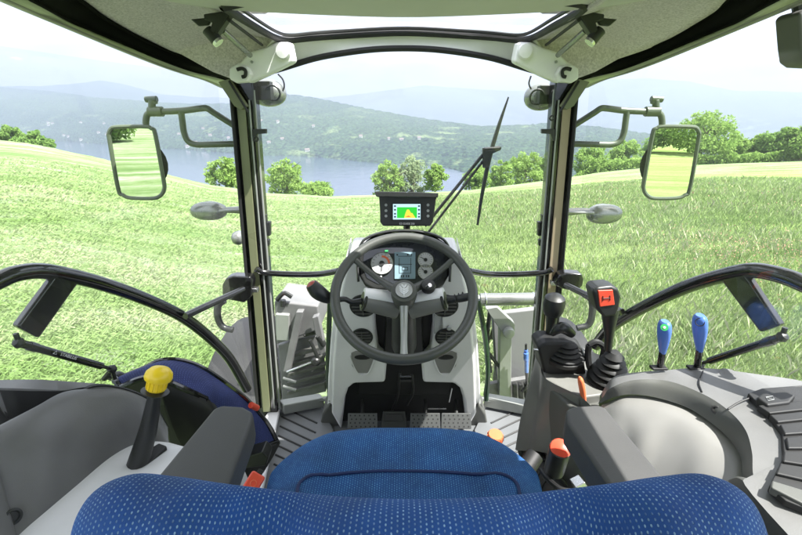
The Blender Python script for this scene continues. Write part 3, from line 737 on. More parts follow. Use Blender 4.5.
# white corner mouldings
for s in (-1, 1):
    f = 1 if s < 0 else -1
    g = G(); g.prism([PY(mx(x, s), y, 1.44) for x, y in ((213, 72), (170, 48), (200, 34), (240, 30), (262, 37), (290, 42), (292, 64), (240, 82))][::f], (0, .02, .0)); g.build('corner_lining', LIN, cab)
    g = G(); g.prism([PY(mx(x, s), y, 1.37) for x, y in ((232, 80), (229, 68), (240, 62), (250, 52), (266, 47), (276, 42), (290, 42), (294, 62), (282, 68), (266, 76), (250, 83))][::f], (0, .05, .004))
    cc = g.build('corner_moulding', WHT, cab, bevel=.008, seg=3)
    g = G(); g.prism([PY(mx(x, s), y, 1.345) for x, y in ((229, 68), (236, 64), (247, 66), (251, 74), (247, 82), (236, 83), (229, 79))][::f], (0, .03, .0)); cl = g.build('clip_block', WHT, cc, bevel=.006, seg=3)
    g = G(); g.tube([PY(mx(x, s), y, 1.337) for x, y in ((237, 69.5), (242, 68.5), (245.5, 71), (245, 76), (242, 77))], .0052, 8, 16); g.build('clip_slot', RUB, cl)
    g = G(); g.lathe([(.020, 0), (.022, .006), (.019, .02), (.0, .022)], PY(mx(284, s), 52, 1.372), (0, -1, 0), 20); g.build('round_boss', WHT, cc)
    g = G(); g.disc(PY(mx(252, s), 62, 1.368), (0, -1, 0), .004, .003, 10); g.build('screw', STEEL, cc)
    # hatch gas strut
    t = thing('hatch_strut', PY(mx(216, s), 40, 1.12), 'short black strut and bracket holding the %s side of the roof window' % ('left' if s < 0 else 'right'), 'gas strut', 'roof window struts')
    q = lambda x, y, Y: PY(mx(x, s), y, Y)
    g = G(); g.tube([q(207, 30, 1.08), q(214, 38, 1.08)], .0125, 14); g.tube([q(213, 36, 1.078), q(217, 41, 1.078)], .014, 14); g.build('cylinder', BLK, t)
    g = G(); g.tube([q(217, 41, 1.077), q(219, 43.3, 1.077)], .0128, 14); g.build('end_cap', CHR, t)
    g = G(); g.prism([q(x, y, 1.07) for x, y in ((203, 14), (229, 10), (231, 13), (216, 35), (209, 31), (212, 22), (204, 20))][::f], (0, .025, 0)); g.prism([q(x, y, 1.075) for x, y in ((190, 19), (212, 17), (208, 25), (198, 26))][::f], (0, .01, 0)); g.build('bracket', BLK, t, bevel=.003)
    g = G(); g.tube([q(222, 30, 1.10), q(250, 55, 1.34)], .0075, 10); g.build('rod', LAMP, t)
    g = G(); g.tube([q(229, 20, 1.06), q(262, 45, 1.36)], .004, 8); g.build('cable', RUB, t)
# windscreen: curved pane
wb = []
for px, py in [(279, 408), (300, 404), (330, 398), (370, 394), (404, 393)]:
    wb.append(PY(px, py, 1.50+.10*(1-abs(px-404)/125)))
wb = wb+[Vector((-p.x, p.y, p.z)) for p in wb[-2::-1]]
wm_ = []
for a, b in zip(cr(wt, 13), cr(wb, 13)):
    c = a.lerp(b, .5); wm_.append(c)
g = G(); g.patch([cr(wt, 13), wm_, cr(wb, 13)], 16, 40); g.build('windscreen', GLS, cab)
g = G(); g.tube(wb, .011, 8, 40); g.build('windscreen_bottom_seal', STEEL, cab)
# cross bars beside the dashboard
for s in (-1, 1):
    g = G(); g.tube([PY(mx(x, s), y, Y) for x, y, Y in ((256, 269, 1.45), (262, 272, 1.46), (275, 273.5, 1.47), (300, 274.5, 1.47), (320, 274, 1.46), (338, 271, 1.43))], .0115, 10, 24)
    g.build('grab_bar', GLB, cab)
# floor
g = G(); g.abox((-.62, -.6, -.05), (.62, 1.55, 0)); g.build('floor_panel', MAT, cab)
for s in (-1, 1):
    # ribbed mat with diagonal grooves either side of the dash
    g = G(); z = .006
    poly = [PZ(mx(x, s), y, z) for x, y in ((281, 408), (318, 401), (334, 432), (322, 462), (262, 500), (240, 500), (262, 440))][::(1 if s < 0 else -1)]
    g.prism(poly, (0, 0, .012)); mat_ = g.build('floor_mat', MAT, cab, bevel=.004)
    g = G()
    for k in range(8):
        y0 = 407+k*9.5; xa = 283-k*1.5; xb = xa+34
        a_, b_2 = PZ(mx(xa, s), y0, .020), PZ(mx(xb, s), y0+16, .020)
        g.tube([a_, b_2], .0035, 6)
    g.build('mat_groove', RUB, mat_)
    g = G(); poly = [PZ(mx(x, s), y, .03) for x, y in ((268, 416), (281, 409), (262, 500), (225, 505), (235, 470))][::(1 if s < 0 else -1)]
    g.prism(poly, (0, 0, .02)); g.build('door_sill', PALE, cab, bevel=.006)
    g = G(); g.prism([PZ(mx(x, s), y, .03) for x, y in ((279, 409), (320, 402), (325, 407), (284, 415))][::(1 if s < 0 else -1)], (0, 0, .05)); g.build('toe_board', STEEL, cab, bevel=.006)
# rear wall (behind the camera): low black panel and rear corner posts
g = G(); g.abox((-.72, -.62, -.05), (.72, -.58, .55)); g.build('rear_panel', BLK, cab)
for s in (-1, 1):
    g = G(); g.tube([(s*.72, -.6, -.05), (s*.74, -.6, .8), (s*.70, -.6, 1.5)], .03, 10, 10); g.build('rear_post', GLB, cab)

# ---------------------------------------------------------------- doors
def sideplane(s):
    p0 = Vector((s*.585, 1.45, 0)); p1 = Vector((s*.80, .78, 0)); d = (p1-p0).normalized(); n = Vector((d.y, -d.x, 0))
    return p0, n, d
doorinfo = {-1: dict(
    tube=[(-75,330),(-35,298),(0,280),(17,273.5),(40,271),(67,275),(101,283.5),(135,295),(168,309),(189,321),(210,338),(230,359),(247,389)],
    plate=[(52,274),(78,279),(36,338),(13,326)], strut=[(19,343),(112,369)], arm=[(185,316),(243,289)],
    latch=(222,276,252,303), handle=[(224,300),(218,306),(218,318),(223,327),(233,330)]),
 1: dict(tube=[(595,346),(608,330),(624,318),(655,301),(687,286.5),(719,276.5),(750,270.5),(776,274),(802,283),(840,302),(880,335)],
    plate=[(721,276),(748,272),(784,325),(763,332)], strut=[(782,337),(700,364)], arm=[(566,285),(622,312)],
    latch=(556,273,584,292), handle=[(584,294),(592,300),(592,315),(588,325),(577,328)])}
for s in (-1, 1):
    d = doorinfo[s]; p0, n, dd = sideplane(s)
    side = 'left' if s < 0 else 'right'
    q = lambda x, y, o=0: PP(x, y, p0+n*o*(1 if n.x*s < 0 else -1)*1, n)   # o>0 moves inward
    t = thing('cab_door', q(d['tube'][3][0], 400), 'glazed %s cab door with curved gloss black tube frame, open to the %s field' % (side, 'mown hay' if s < 0 else 'rank green'), 'door', 'cab doors')
    g = G(); g.tube([q(x, y) for x, y in d['tube']], .0175, 14, 60); g.build('frame_tube', GLB, t)
    g = G(); pl = [q(x, y) for x, y in d['plate']]
    g.prism([p+n*.012*(1 if n.x*s < 0 else -1) for p in pl], n*.022*(-1 if n.x*s < 0 else 1)); g.build('bracket_plate', GLB, t, bevel=.006)
    g = G(); ap = [q(x, y, .03) for x, y in d['arm']]; g.tube(ap, .011, 12); g.build('pull_arm', GLB, t)
    x0, y0, x1, y1 = d['latch']
    g = G(); k = 6
    g.prism([PY(x, y, 1.40) for x, y in ((x0+4, y0+2), (x0+k+5, y0), (x1-2, y0+1), (x1, y0+6), (x1-1, y1-6), (x1-8, y1), (x0+6, y1-3), (x0, y1-6), (x0, y0+9))], (0, .045, 0)); la = g.build('latch_case', GLB, t, bevel=.006, seg=3)
    g = G(); m_ = (x1+2) if s < 0 else (x0-1)
    g.box(PY(m_, (y0+y1)/2, 1.43), ((1,0,0),(0,1,0),(0,0,1)), (.016, .012, .008)); g.build('striker', CHR, la, bevel=.002)
    g = G(); g.tube([PY(x, y, 1.43) for x, y in d['handle']], [.013, .014, .013, .0125, .012], 12, 20); g.build('handle', BLK, t)
    # pane inside the frame, reaching up to the rail
    z0_, z1_ = .10, 1.40
    a0 = Vector((s*.59, 1.44, 0)); a1_ = Vector((s*.72, .92, 0)); a2_ = Vector((s*.77, .4, 0)); a3_ = Vector((s*.77, -.55, 0))
    g = G(); g.patch([[Vector((p.x+s*b, p.y, z)) for p in (a0, a1_, a2_, a3_)] for z, b in ((z0_, .03), (.75, .035), (1.37, 0))], 10, 20); g.build('door_glass', GLS2, t)
    # gas strut
    st = d['strut']; a, b = q(*st[0], .012), q(*st[1], .012); ax = (b-a).normalized()
    gs = thing('gas_strut', a, 'black gas strut under the %s door frame tube%s' % (side, ', printed with small white letters' if s < 0 else ', passing behind the blue levers'), 'gas strut', 'door gas struts')
    L_ = (b-a).length
    g = G(); g.tube([a+ax*.006, a+ax*L_*.86], .0088, 14); g.tube([a+ax*L_*.85, b-ax*.012], .0045, 10); g.tube([a+ax*.02, a+ax*.036], .0102, 14); g.build('cylinder', GLB, gs)
    for e, k in ((a, 1), (b, -1)):
        g = G(); g.lathe([(.0, -.011), (.008, -.008), (.0115, 0), (.008, .008), (0, .011)], e, ax, 14); g.tube([e, e+Vector((0, 0, .022 if k > 0 else -.03))], .005, 8); g.build('ball_joint', BLK, gs)
    if s < 0:
        c = a+ax*L_*.45; view = (EYE-c).normalized(); upv = view.cross(ax).normalized()
        c2 = c+(view-ax*view.dot(ax)).normalized()*.0091
        if upv.z < 0: upv = -upv
        text('lettering', 'STABILUS', .0095, c2+upv*.001, ax, upv, WPR, gs, .0002)
        g = G(); e = c2-ax*.032+upv*.001; g.tube([e-ax*.004-upv*.003, e+upv*.004, e+ax*.004-upv*.003, e-ax*.004-upv*.003], .0006, 5); g.build('maker_mark', WPR, gs)

# ---------------------------------------------------------------- mirrors
def mirror_px(s):
    return [(mx(x, s), y) for x, y in ((108.5, 134), (111, 129), (117, 127), (145, 126.5), (151, 128.5), (155, 134), (163.5, 180), (164, 190), (160, 196), (152, 198.5), (131, 198), (123, 195), (118, 188))]
for s in (-1, 1):
    side = 'left' if s < 0 else 'right'
    c = PY(mx(137, s), 162, 1.50)
    tocam = (EYE-c).normalized()
    want = (Vector((-.22 if s < 0 else .28, -1, -.12 if s < 0 else -.085))).normalized()
    n = (tocam+want).normalized()
    t = thing('side_mirror', PY(mx(228, s), 144, 1.52), 'exterior mirror outside the %s cab pillar, %s' % (side, 'a leafy bush reflected in it' if s < 0 else 'a hedge row reflected in it'), 'mirror', 'exterior side mirrors')
    loop = [PP(x, y, c, n) for x, y in mirror_px(s)]
    lp = cr(loop+[loop[0]], 60)[:-1]; cen = sum(lp, Vector())/len(lp)
    g = G(); g.add(lp, [tuple(range(len(lp)))]); gl = g.build('mirror_glass', MIRR, t, smooth=False)
    g = G(); g.tube(lp+[lp[0]], .0068, 8, caps=False); g.build('mirror_rim', MARM, t)
    g = G(); g.prism([p-n*.006 for p in lp], -n*.018)
    g.lathe([(.09, .02), (.05, .045), (.0, .05)], cen-n*.0, -n, 24, 1.0); g.build('housing', BLK, t, bevel=.004)
    Ym = 1.515; q = lambda x, y, Y=Ym: PY(mx(x, s), y, Y)
    g = G(); g.tube([q(146, 128), q(146, 120), q(148, 114), q(155, 111.5), q(165, 111.5), q(184, 110.5), q(200, 108.5), q(207, 108.5), q(214, 113), q(230, 123), q(242, 131)], .0105, 12, 40)
    g.tube([q(181, 111), q(182.5, 122), q(184, 132), q(188, 141), q(196, 144.5), q(210, 144.5), q(232, 144), q(244, 144)], .0105, 12, 36); g.build('tube_bracket', MARM, t)
    g = G(); g.tube([q(152, 110), q(152, 100)], .012, 10); g.tube([q(145.5, 99.5), q(157, 99)], .0105, 10); g.tube([q(149, 111.5), q(163, 111.5)], .0165, 12); g.tube([q(154, 99.5), q(156, 104)], .008, 8); g.build('pivot_clamp', MARM, t, bevel=.002)
# hedge behind (reflected)
for i, (az, D, H, W) in enumerate([(176, 50, 4.5, 8), (168, 50, 4.5, 9), (160, 50, 4.8, 9), (152, 50, 4.5, 9), (144, 50, 4.6, 9), (204, 24, 3.6, 5), (212, 20, 4.2, 6), (198, 40, 3.2, 7)]):
    back_tree(R(az), D, H, W, 300+i, ('hedge tree %s behind the tractor, seen only in the %s mirror' % (['rounded', 'broad', 'low'][i % 3], 'left' if az > 180 else 'right')))

# ---------------------------------------------------------------- work lights
def worklight(name, cx, cy, hw, hh, Y, s, label, arm=None, wire=False):
    c = PY(cx, cy, Y); k = Y/ray(cx, cy).y/F
    t = thing(name, c, label, 'work light', 'work lights on the cab pillars')
    rx, rz = hw*k, hh*k
    g = G(); prof = []
    for i in range(13):
        a = -math.pi/2+math.pi*i/12; prof.append((rz*math.cos(a)**.8 if 0 < i < 12 else 0, rx*math.sin(a)))
    g.lathe(prof, c, (1, 0, .02), 28); g.build('lamp_shell', LAMP, t)
    g = G(); g.lathe([(rz*.88, 0), (rz*.92, .012), (rz*.80, .02), (0, .024)], c+Vector((0, rz*.35, 0)), (0, 1, 0), 24, rx/rz*.86, up=(1, 0, 0)); g.build('lens', CHR, t)
    if arm:
        g = G(); g.tube([PY(x, y, Y-.0) for x, y in arm], [.010, .012, .015][:len(arm)], 10, 10); g.build('bracket', LAMP, t)
        g = G(); g.tube([PY(arm[0][0]+(4 if s < 0 else -4), arm[0][1], Y-.03), PY((arm[-1][0]), arm[-1][1], Y-.015)], .005, 8); g.build('tilt_bolt', STEEL, t)
    if wire:
        g = G(); g.tube([PY(x, y, Y-.02) for x, y in wire], .003, 6, 16); g.build('cable', RUB, t)
        g = G(); g.box(PY(cx-(5 if s < 0 else -5), cy-2, Y-.06), ((1,0,0),(0,1,0),(0,0,1)), (.028, .02, .03)); g.torus(PY(cx-4*s, cy, Y-.075), (0, 1, .2), .024, .004, 20, 6); g.build('mounting_block', BLK, t, bevel=.004)
worklight('work_light', 209, 211, 18, 9.5, 1.60, -1, 'oval silver work light on the outer side of the left pillar, below the mirror', [(215, 211), (228, 210), (240, 210)])
worklight('work_light', 604, 214, 17.5, 10, 1.60, 1, 'oval silver work light on the outer side of the right pillar, below the mirror', [(598, 213), (585, 211), (568, 212)])
worklight('work_light', 269, 93, 17, 13, 1.62, -1, 'round work light under the roof beside the top of the left pillar', None, [(278, 74), (283, 80), (284, 88), (279, 95)])
worklight('work_light', 541, 97, 16.5, 13, 1.62, 1, 'round work light under the roof beside the top of the right pillar', None, [(531, 76), (529, 84), (533, 91), (539, 94)])
worklight('work_light', 238, 238, 6, 7, 1.72, -1, 'small lamp peeping out behind the left pillar at half height', None)

# rear view housing at top right
g = G(); c0 = [(799, 14), (804, 9), (824, 5), (844, 8), (844, 62), (829, 66), (810, 65), (803, 60), (801, 45)]
t = thing('marker_lamp', PY(800, 40, .95), 'rounded dark grey lamp housing hanging outside the roof rail at the upper right corner', 'lamp')
g.prism([PY(x, y, .95) for x, y in c0], (0, .06, 0)); g.build('housing', DKG, t, bevel=.012, seg=4)
g = G(); g.prism([PY(x, y, 1.012) for x, y in ((807, 16), (839, 12), (839, 60), (809, 60))], (0, .008, 0)); g.build('lens', LAMP, t, bevel=.003)
g = G(); g.tube([PY(800, 12, .98), PY(796, -6, .98), PY(780, -14, .98)], .012, 8, 8); g.build('bracket', BLK, t)

# ---------------------------------------------------------------- wiper
W0 = 1.62
t = thing('windscreen_wiper', PY(436, 213, W0), 'black windscreen wiper with twin arms, parked upright in front of the glass', 'wiper')
g = G(); g.tube([PY(425, 226, W0), PY(486, 151, W0)], .0065, 8); g.build('arm', BLK, t)
g = G(); g.tube([PY(427, 234, W0), PY(490, 152, W0)], .005, 8); g.build('arm', BLK, t)
g = G(); g.tube([PY(477.5, 225, W0), PY(482, 195, W0), PY(489, 160, W0), PY(498, 128, W0), PY(508.5, 97, W0)], [.005, .008, .0095, .008, .003], 8, 20, flat=.9); g.build('blade', BLK, t)
g = G(); g.prism([PY(x, y, W0-.012) for x, y in ((483, 148), (500, 146), (501, 150), (492, 154), (488, 168), (483, 168))], (0, .02, 0)); g.tube([PY(484, 149, W0-.02), PY(501, 148, W0-.02)], .006, 8); g.build('coupling', BLK, t, bevel=.002)

# ---------------------------------------------------------------- display monitor
YM = 1.40; c = PY(407.5, 210, YM); nn = (EYE-c).normalized(); nn = Vector((0, -math.cos(R(12)), math.sin(R(12))))
q = lambda x, y, o=0: PP(x, y, c+nn*o, nn)
t = thing('guidance_display', q(407, 226), 'black guidance display with a green lit screen and sun hood, above the steering wheel', 'display')
g = G(); g.prism([q(x, y) for x, y in ((379, 197), (377.5, 195), (437.5, 195), (436, 200), (434, 215), (433, 222), (430, 226), (383, 226), (380, 222), (380, 212))], -nn*.045); g.build('casing', BLK, t, bevel=.004)
g = G(); g.prism([q(x, y, .045) for x, y in ((374.5, 191.5), (405, 191.8), (407, 192.4), (409, 191.8), (438.5, 193), (438, 197.5), (376, 196.5))], -nn*.095); g.build('sun_hood', BLK, t, bevel=.002)
g = G(); g.prism([q(x, y, .002) for x, y in ((391, 203), (422, 203), (422, 221), (391, 221))], -nn*.001); bz = g.build('bezel', RUB, t)
def emis(name, col, st):
    m, nt = nmat(name); o = N(nt, 'ShaderNodeOutputMaterial'); e = N(nt, 'ShaderNodeEmission'); e.inputs[0].default_value = (*col, 1); e.inputs[1].default_value = st; nt.links.new(e.outputs[0], o.inputs[0]); return m
EM = .42
S1, S2_, S3_, S4 = emis('screen pale', (.38, .55, .60), EM), emis('screen green', (.03, .42, .04), EM), emis('screen yellow', (.62, .50, .06), EM), emis('screen red', (.6, .12, .05), EM)
g = G(); g.prism([q(x, y, .0035) for x, y in ((393, 204), (420.5, 204), (420.5, 219.5), (393, 219.5))], -nn*.001)
scr = g.build('screen', S1, t)
g = G(); g.prism([q(x, y, .0045) for x, y in ((397, 207.2), (417, 207.2), (417, 218), (397, 218))], -nn*.0006); g.build('map_area', S2_, scr)
g = G(); g.prism([q(x, y, .0055) for x, y in ((407, 209.5), (409, 209.5), (411, 213), (412.3, 213), (415.5, 218), (404, 218), (405.5, 213))], -nn*.0005); g.build('swath_mark', S3_, scr)
g = G(); g.prism([q(x, y, .0062) for x, y in ((405.5, 217), (411, 217), (408.5, 215.5))], -nn*.0004)
g.build('tractor_mark', S4, scr)
ICN = plastic('icon ink', (.05, .1, .2), .5, 0)
for y in (205.3, 209, 213, 216):
    for x0, x1 in ((394, 396), (418, 420)):
        g = G(); g.prism([q(x, yy, .0045) for x, yy in ((x0, y), (x1, y), (x1, y+1.6), (x0, y+1.6))], -nn*.0005); g.build('status_icon', ICN, scr)
for x in (386, 428):
    for y in (205, 210.7, 216):
        g = G(); g.disc(q(x, y, .002), nn, .0048, .003, 14); g.build('button', GPR, t)
text('lettering', 'EZ-GUIDE 250', .0085, q(407, 223.8, .0012), (1, 0, 0), (0, .25, 1), WPR, t)
g = G(); g.tube([q(407, 224, -.03), PY(406, 245, 1.42)], .012, 10); g.build('stem', BLK, t)

# ---------------------------------------------------------------- dashboard console
ptop = PY(404, 262, 1.28); pbot = Vector((0, 1.42, .03)); dv = (pbot-ptop).normalized(); dn = Vector((0, dv.z, -dv.y)); dn = dn if dn.y < 0 else -dn
q = lambda x, y, o=0: PP(x, y, ptop+dn*o, dn)
dash = thing('dashboard_console', (0, 1.40, 0), 'pale grey dashboard console on two legs behind the steering wheel, with round vents and pockets', 'dashboard')
for s in (-1, 1):
    f = 1 if s < 0 else -1
    out = [(349, 258), (344, 275), (338.5, 300), (335.5, 330), (332.5, 365), (331.5, 414), (341, 431), (344.5, 400), (348, 389), (354, 384), (385, 383), (387, 361), (378, 354), (375, 330), (374, 300), (380, 270), (376, 258)]
    g = G(); g.prism([q(mx(x, s), y) for x, y in out][::f], -dn*.16); leg = g.build('side_panel', PALE, dash, bevel=.012, seg=3)
    # outer flank, flaring forward
    g = G(); g.prism([q(mx(x, s), y, -.03) for x, y in ((345, 262), (335, 300), (330.5, 340), (328, 380), (327, 414), (334, 424), (337, 414), (338, 330), (346, 275))][::f], -dn*.2); g.build('flank', WHT, leg, bevel=.008)
    # fore-shoe at the floor
    g = G(); g.prism([q(mx(x, s), y, -.02) for x, y in ((329, 404), (336, 410), (342, 430), (338, 442), (318, 436), (322, 415))][::f], -dn*.10); g.build('kick_plate', DKG, leg, bevel=.008)
    for (x, y, r, nm) in ((363, 306, 12.5, 'air_vent'), (362, 337, 10.5, 'air_vent')):
        k = 1.45/F
        c = q(mx(x, s), y, .002)
        g = G(); g.torus(c, dn, r*k, .0035, 32, 8); g.lathe([(r*k, 0), (r*k, .0015)], c, dn, 28); v = g.build(nm, BLK, leg)
        g = G()
        for j in range(-2, 3):
            w = math.sqrt(max(.05, 1-(j/3.)**2))*r*k*.9
            g.box(c+dv*j*r*k*.33+dn*.004, ((1,0,0), dv, dn), (w, .0016, .004))
        g.tube([c+dn*.006-dv*r*k*.8, c+dn*.006+dv*r*k*.8], .002, 6); g.build('louvre', DKG, v)
    # pocket: lighter recess frame with dark slot
    g = G(); g.prism([q(mx(x, s), y, .003) for x, y in ((351, 353), (356, 351), (368, 351), (375, 354), (372, 363), (368, 373), (358, 373), (352, 366))][::f], -dn*.002); po = g.build('pocket', LTG, leg, bevel=.001)
    g = G(); g.lathe([(.030, 0), (.030, .003), (.024, .004)], q(mx(362.5, s), 357, .003), dn, 24, .36, up=dv); g.build('pocket_slot', RUB, po)
    g = G(); g.tube([q(mx(x, s), y, .004) for x, y in ((350, 356), (354, 367), (359, 374), (367, 374), (372, 366), (376, 354))], .0022, 6, 18); g.build('pocket_lip', PALE, po)
# centre: dark box behind, firewall
g = G(); g.prism([q(x, y, -.05) for x, y in ((352, 285), (456, 285), (450, 395), (358, 395))], -dn*.12); g.build('centre_cover', RUB, dash, bevel=.006)
g = G(); g.prism([PY(x, y, 1.475) for x, y in ((330, 340), (478, 340), (482, 440), (326, 440))], (0, .02, 0)); g.build('firewall', RUB, dash)
g = G(); g.prism([q(x, y, -.03) for x, y in ((386, 318), (422, 318), (424, 352), (420, 362), (388, 362), (384, 352))], -dn*.02); g.build('knee_panel', BLK, dash, bevel=.006)
# lower levers / linkage between the legs
g = G(); g.tube([q(400, 372, -.0), q(398, 395, -.02), q(392, 410, -.03)], .006, 8, 10); g.tube([q(412, 374, 0), q(413, 392, -.02), q(407, 405, -.04)], .006, 8, 10)
g.box(q(406, 380, .0), ((1,0,0), dv, dn), (.022, .006, .006)); g.build('linkage', BLK, dash, bevel=.002)
g = G(); g.tube([q(400, 376, .005), q(411, 376, .005)], .004, 8); g.tube([q(428, 408.5, -.02), q(446, 408.5, -.02)], .004, 8); g.tube([q(449, 402, -.02), q(452, 388, -.04)], .003, 8); g.build('linkage_pin', CHR, dash)
g = G(); g.prism([q(x, y, .0) for x, y in ((434, 315), (443, 315), (444, 333), (434, 334))], -dn*.03); g.disc(q(449, 327, .004), dn, .009, .01, 16); g.build('switch_plate', GPR, dash, bevel=.002)
g = G(); g.tube([PY(x, y, 1.44) for x, y in ((330, 300), (329, 330), (328, 370), (330, 400))], .01, 8, 12); g.build('edge_moulding', DGN, dash); g = G(); g.tube([PY(x, y, 1.44) for x, y in ((478, 300), (484, 330), (488, 370), (486, 400))], .01, 8, 12); g.build('edge_moulding', DGN, dash)
# pedals
for i, (x0, x1, nm, lab) in enumerate(((348, 377, 'pedal', 'leftmost foot pedal, black perforated pad under the dashboard'), (410.5, 440, 'pedal', 'middle foot pedal, black perforated pad right of the column foot'), (441.5, 471, 'pedal', 'rightmost foot pedal, black perforated pad beside the right dash leg'))):
    pn = Vector((0, -.80, .60)); pc = PY((x0+x1)/2, 421, 1.37)
    qp = lambda x, y, o=0: PP(x, y, pc+pn*o, pn)
    t = thing('foot_pedal', pc+Vector((0, 0, -.06)), lab, 'pedal', 'foot pedals under the dashboard')
    g = G(); g.prism([qp(x, y) for x, y in ((x0, 413), (x1, 413), (x1+.5, 429), (x0-.5, 429))], -pn*.012); pad = g.build('pad', plastic('pedal steel', (.10, .102, .10), .35, .1, metal=.5), t, bevel=.003)
    g = G()
    for r in range(4):
        for cidx in range(6):
            g.disc(qp(x0+3+cidx*(x1-x0-6)/5+(1.2 if r % 2 else 0)-.5, 415.5+r*3.7, .0006), pn, .0033, .0006, 10)
    g.build('grip_hole', RUB, pad)
    g = G(); g.tube([qp((x0+x1)/2, 417, -.012), PY((x0+x1)/2, 400, 1.46)], .008, 8); g.build('lever_arm', BLK, t)
t = thing('centre_pedal', PY(394, 425, 1.40), 'smooth black unperforated pedal block between the left and middle foot pedals', 'pedal')
pn = Vector((0, -.8, .6)); pc = PY(394, 421, 1.38); qp = lambda x, y, o=0: PP(x, y, pc+pn*o, pn)
g = G(); g.prism([qp(x, y) for x, y in ((383, 411), (405, 411), (408, 430), (380, 430))], -pn*.03); g.build('block', BLK, t, bevel=.004)
g = G(); g.prism([qp(x, y, .004) for x, y in ((386, 414), (402, 414), (404, 421), (384, 421))], -pn*.004); g.build('tread', RUB, t, bevel=.002)

# instrument cluster
ic = PY(404, 262, 1.225); inn = Vector((0, -math.cos(R(30)), math.sin(R(30)))); iup = Vector((0, math.sin(R(30)), math.cos(R(30))))
q = lambda x, y, o=0: PP(x, y, ic+inn*o, inn)
t = thing('instrument_cluster', q(404, 292), 'black instrument cluster with white dials and a blue grey read-out, behind the wheel spokes', 'instruments')
sh = [(358, 256), (362, 243), (372, 236), (388, 232), (404, 231), (420, 232), (436, 236), (446, 243), (450, 256), (449, 275), (444, 284), (434, 290), (420, 292), (388, 292), (374, 290), (364, 284), (359, 275)]
g = G(); g.prism([q(x, y, -.004) for x, y in sh], -inn*.07); g.build('housing', BLK, t, bevel=.008, seg=3)
hd = [(358, 282), (357, 258), (361, 243), (371, 235.5), (388, 231), (404, 230), (420, 231), (437, 235.5), (447, 243), (451, 258), (450, 282)]
rows = [[q(x, y, -.05) for x, y in hd], [q(404+(x-404)*1.0, 262+(y-262)*1.0, .01) for x, y in hd], [q(404+(x-404)*.985, 262+(y-262)*.97, .036) for x, y in hd]]
g = G(); g.patch(rows, 10, 50); g.build('hood', BLK, t, solid=.006, off=0)
g = G(); g.prism([q(x, y, -.002) for x, y in ((364, 252), (370, 246), (385, 243), (404, 242.5), (423, 243), (438, 246), (444, 252), (445, 268), (441, 278), (430, 284), (378, 284), (367, 278), (363, 268))], -inn*.002); g.build('face_panel', plastic('dark slate face', (.03, .033, .04), .3, 0), t)
kk = 1.31/F
DIALM = plastic('dial face', (.46, .46, .45), .5, 0)
def dial(x, y, r, label=None, ang=90, red=True):
    c = q(x, y, .0015)
    g = G(); g.disc(c, inn, r*kk, .002, 36); d_ = g.build('dial', DIALM, t)
    X = Vector((1, 0, 0))
    g = G(); g.torus(c+inn*.003, inn, r*kk*1.02, .0011, 36, 6); g.build('dial_rim', CHR, d_)
    g = G(); g.disc(c+inn*.003, inn, r*kk*.24, .003, 20)
    a = R(ang); dd_ = X*math.cos(a)+iup*math.sin(a); g.box(c+inn*.004+dd_*r*kk*.35, (dd_, dd_.cross(inn), inn), (r*kk*.38, .0009, .0005)); g.build('needle', [REDM if False else RUB][0], d_)
    g = G()
    for j in range(13):
        a = R(-40+j*260/12); e = X*math.cos(a)+iup*math.sin(a); g.box(c+inn*.0026+e*r*kk*.82, (e, e.cross(inn), inn), (r*kk*.09, .0005, .0003))
    g.build('tick_mark', RUB, d_)
    g = G(); pr = None
    for j in range(10):
        a = R(5+j*9); e = X*math.cos(a)+iup*math.sin(a); c2 = c+inn*.0027+e*r*kk*.66
        if red: g.box(c2, (e, e.cross(inn), inn), (r*kk*.09, r*kk*.07, .0003))
    if red: g.build('warning_band', ORG, d_)
dial(382, 263.5, 10.6, ang=-92); dial(425.5, 260, 7.4, ang=150, red=False); dial(425.5, 272, 7.2, ang=140, red=False)
LCDM = plastic('read-out glass', (.20, .29, .33), .25, 0)
g = G(); g.prism([q(x, y, .0025) for x, y in ((394.5, 252), (415.5, 252), (415.5, 279), (394.5, 279))], -inn*.0025); lcd = g.build('readout', LCDM, t, bevel=.001)
g = G()
for x0, y0, x1, y1 in ((398, 256, 412, 256.5), (398, 264, 412, 264.5), (399, 264, 399.5, 273), (410.5, 264, 411, 273), (399, 273, 411, 273.5), (402, 267, 408, 267.5), (402, 270, 408, 270.5), (402, 267, 402.5, 270.5), (407.5, 267, 408, 270.5), (396.5, 254, 398, 255.5), (407, 254, 408.5, 255.5), (411, 254, 412, 255.5), (401, 275, 402, 277.3), (403, 275, 404.2, 277.3), (406, 275, 407, 277.3), (408, 275, 409.2, 277.3), (399, 258, 399.5, 264), (410.5, 258, 411, 264)):
    g.prism([q(x, y, .0031) for x, y in ((x0, y0), (x1, y0), (x1, y1), (x0, y1))], -inn*.0004)
g.build('segment', RUB, lcd)
g = G(); g.prism([q(x, y, .001) for x, y in ((385, 250), (388, 250), (388, 251.6), (385, 251.6))], -inn*.001); g.build('tell_tale', GRN, t)
g = G(); g.prism([q(x, y, .001) for x, y in ((378.5, 277), (381.5, 274.7), (382, 277))], -inn*.001); g.build('tell_tale', WPR, t)

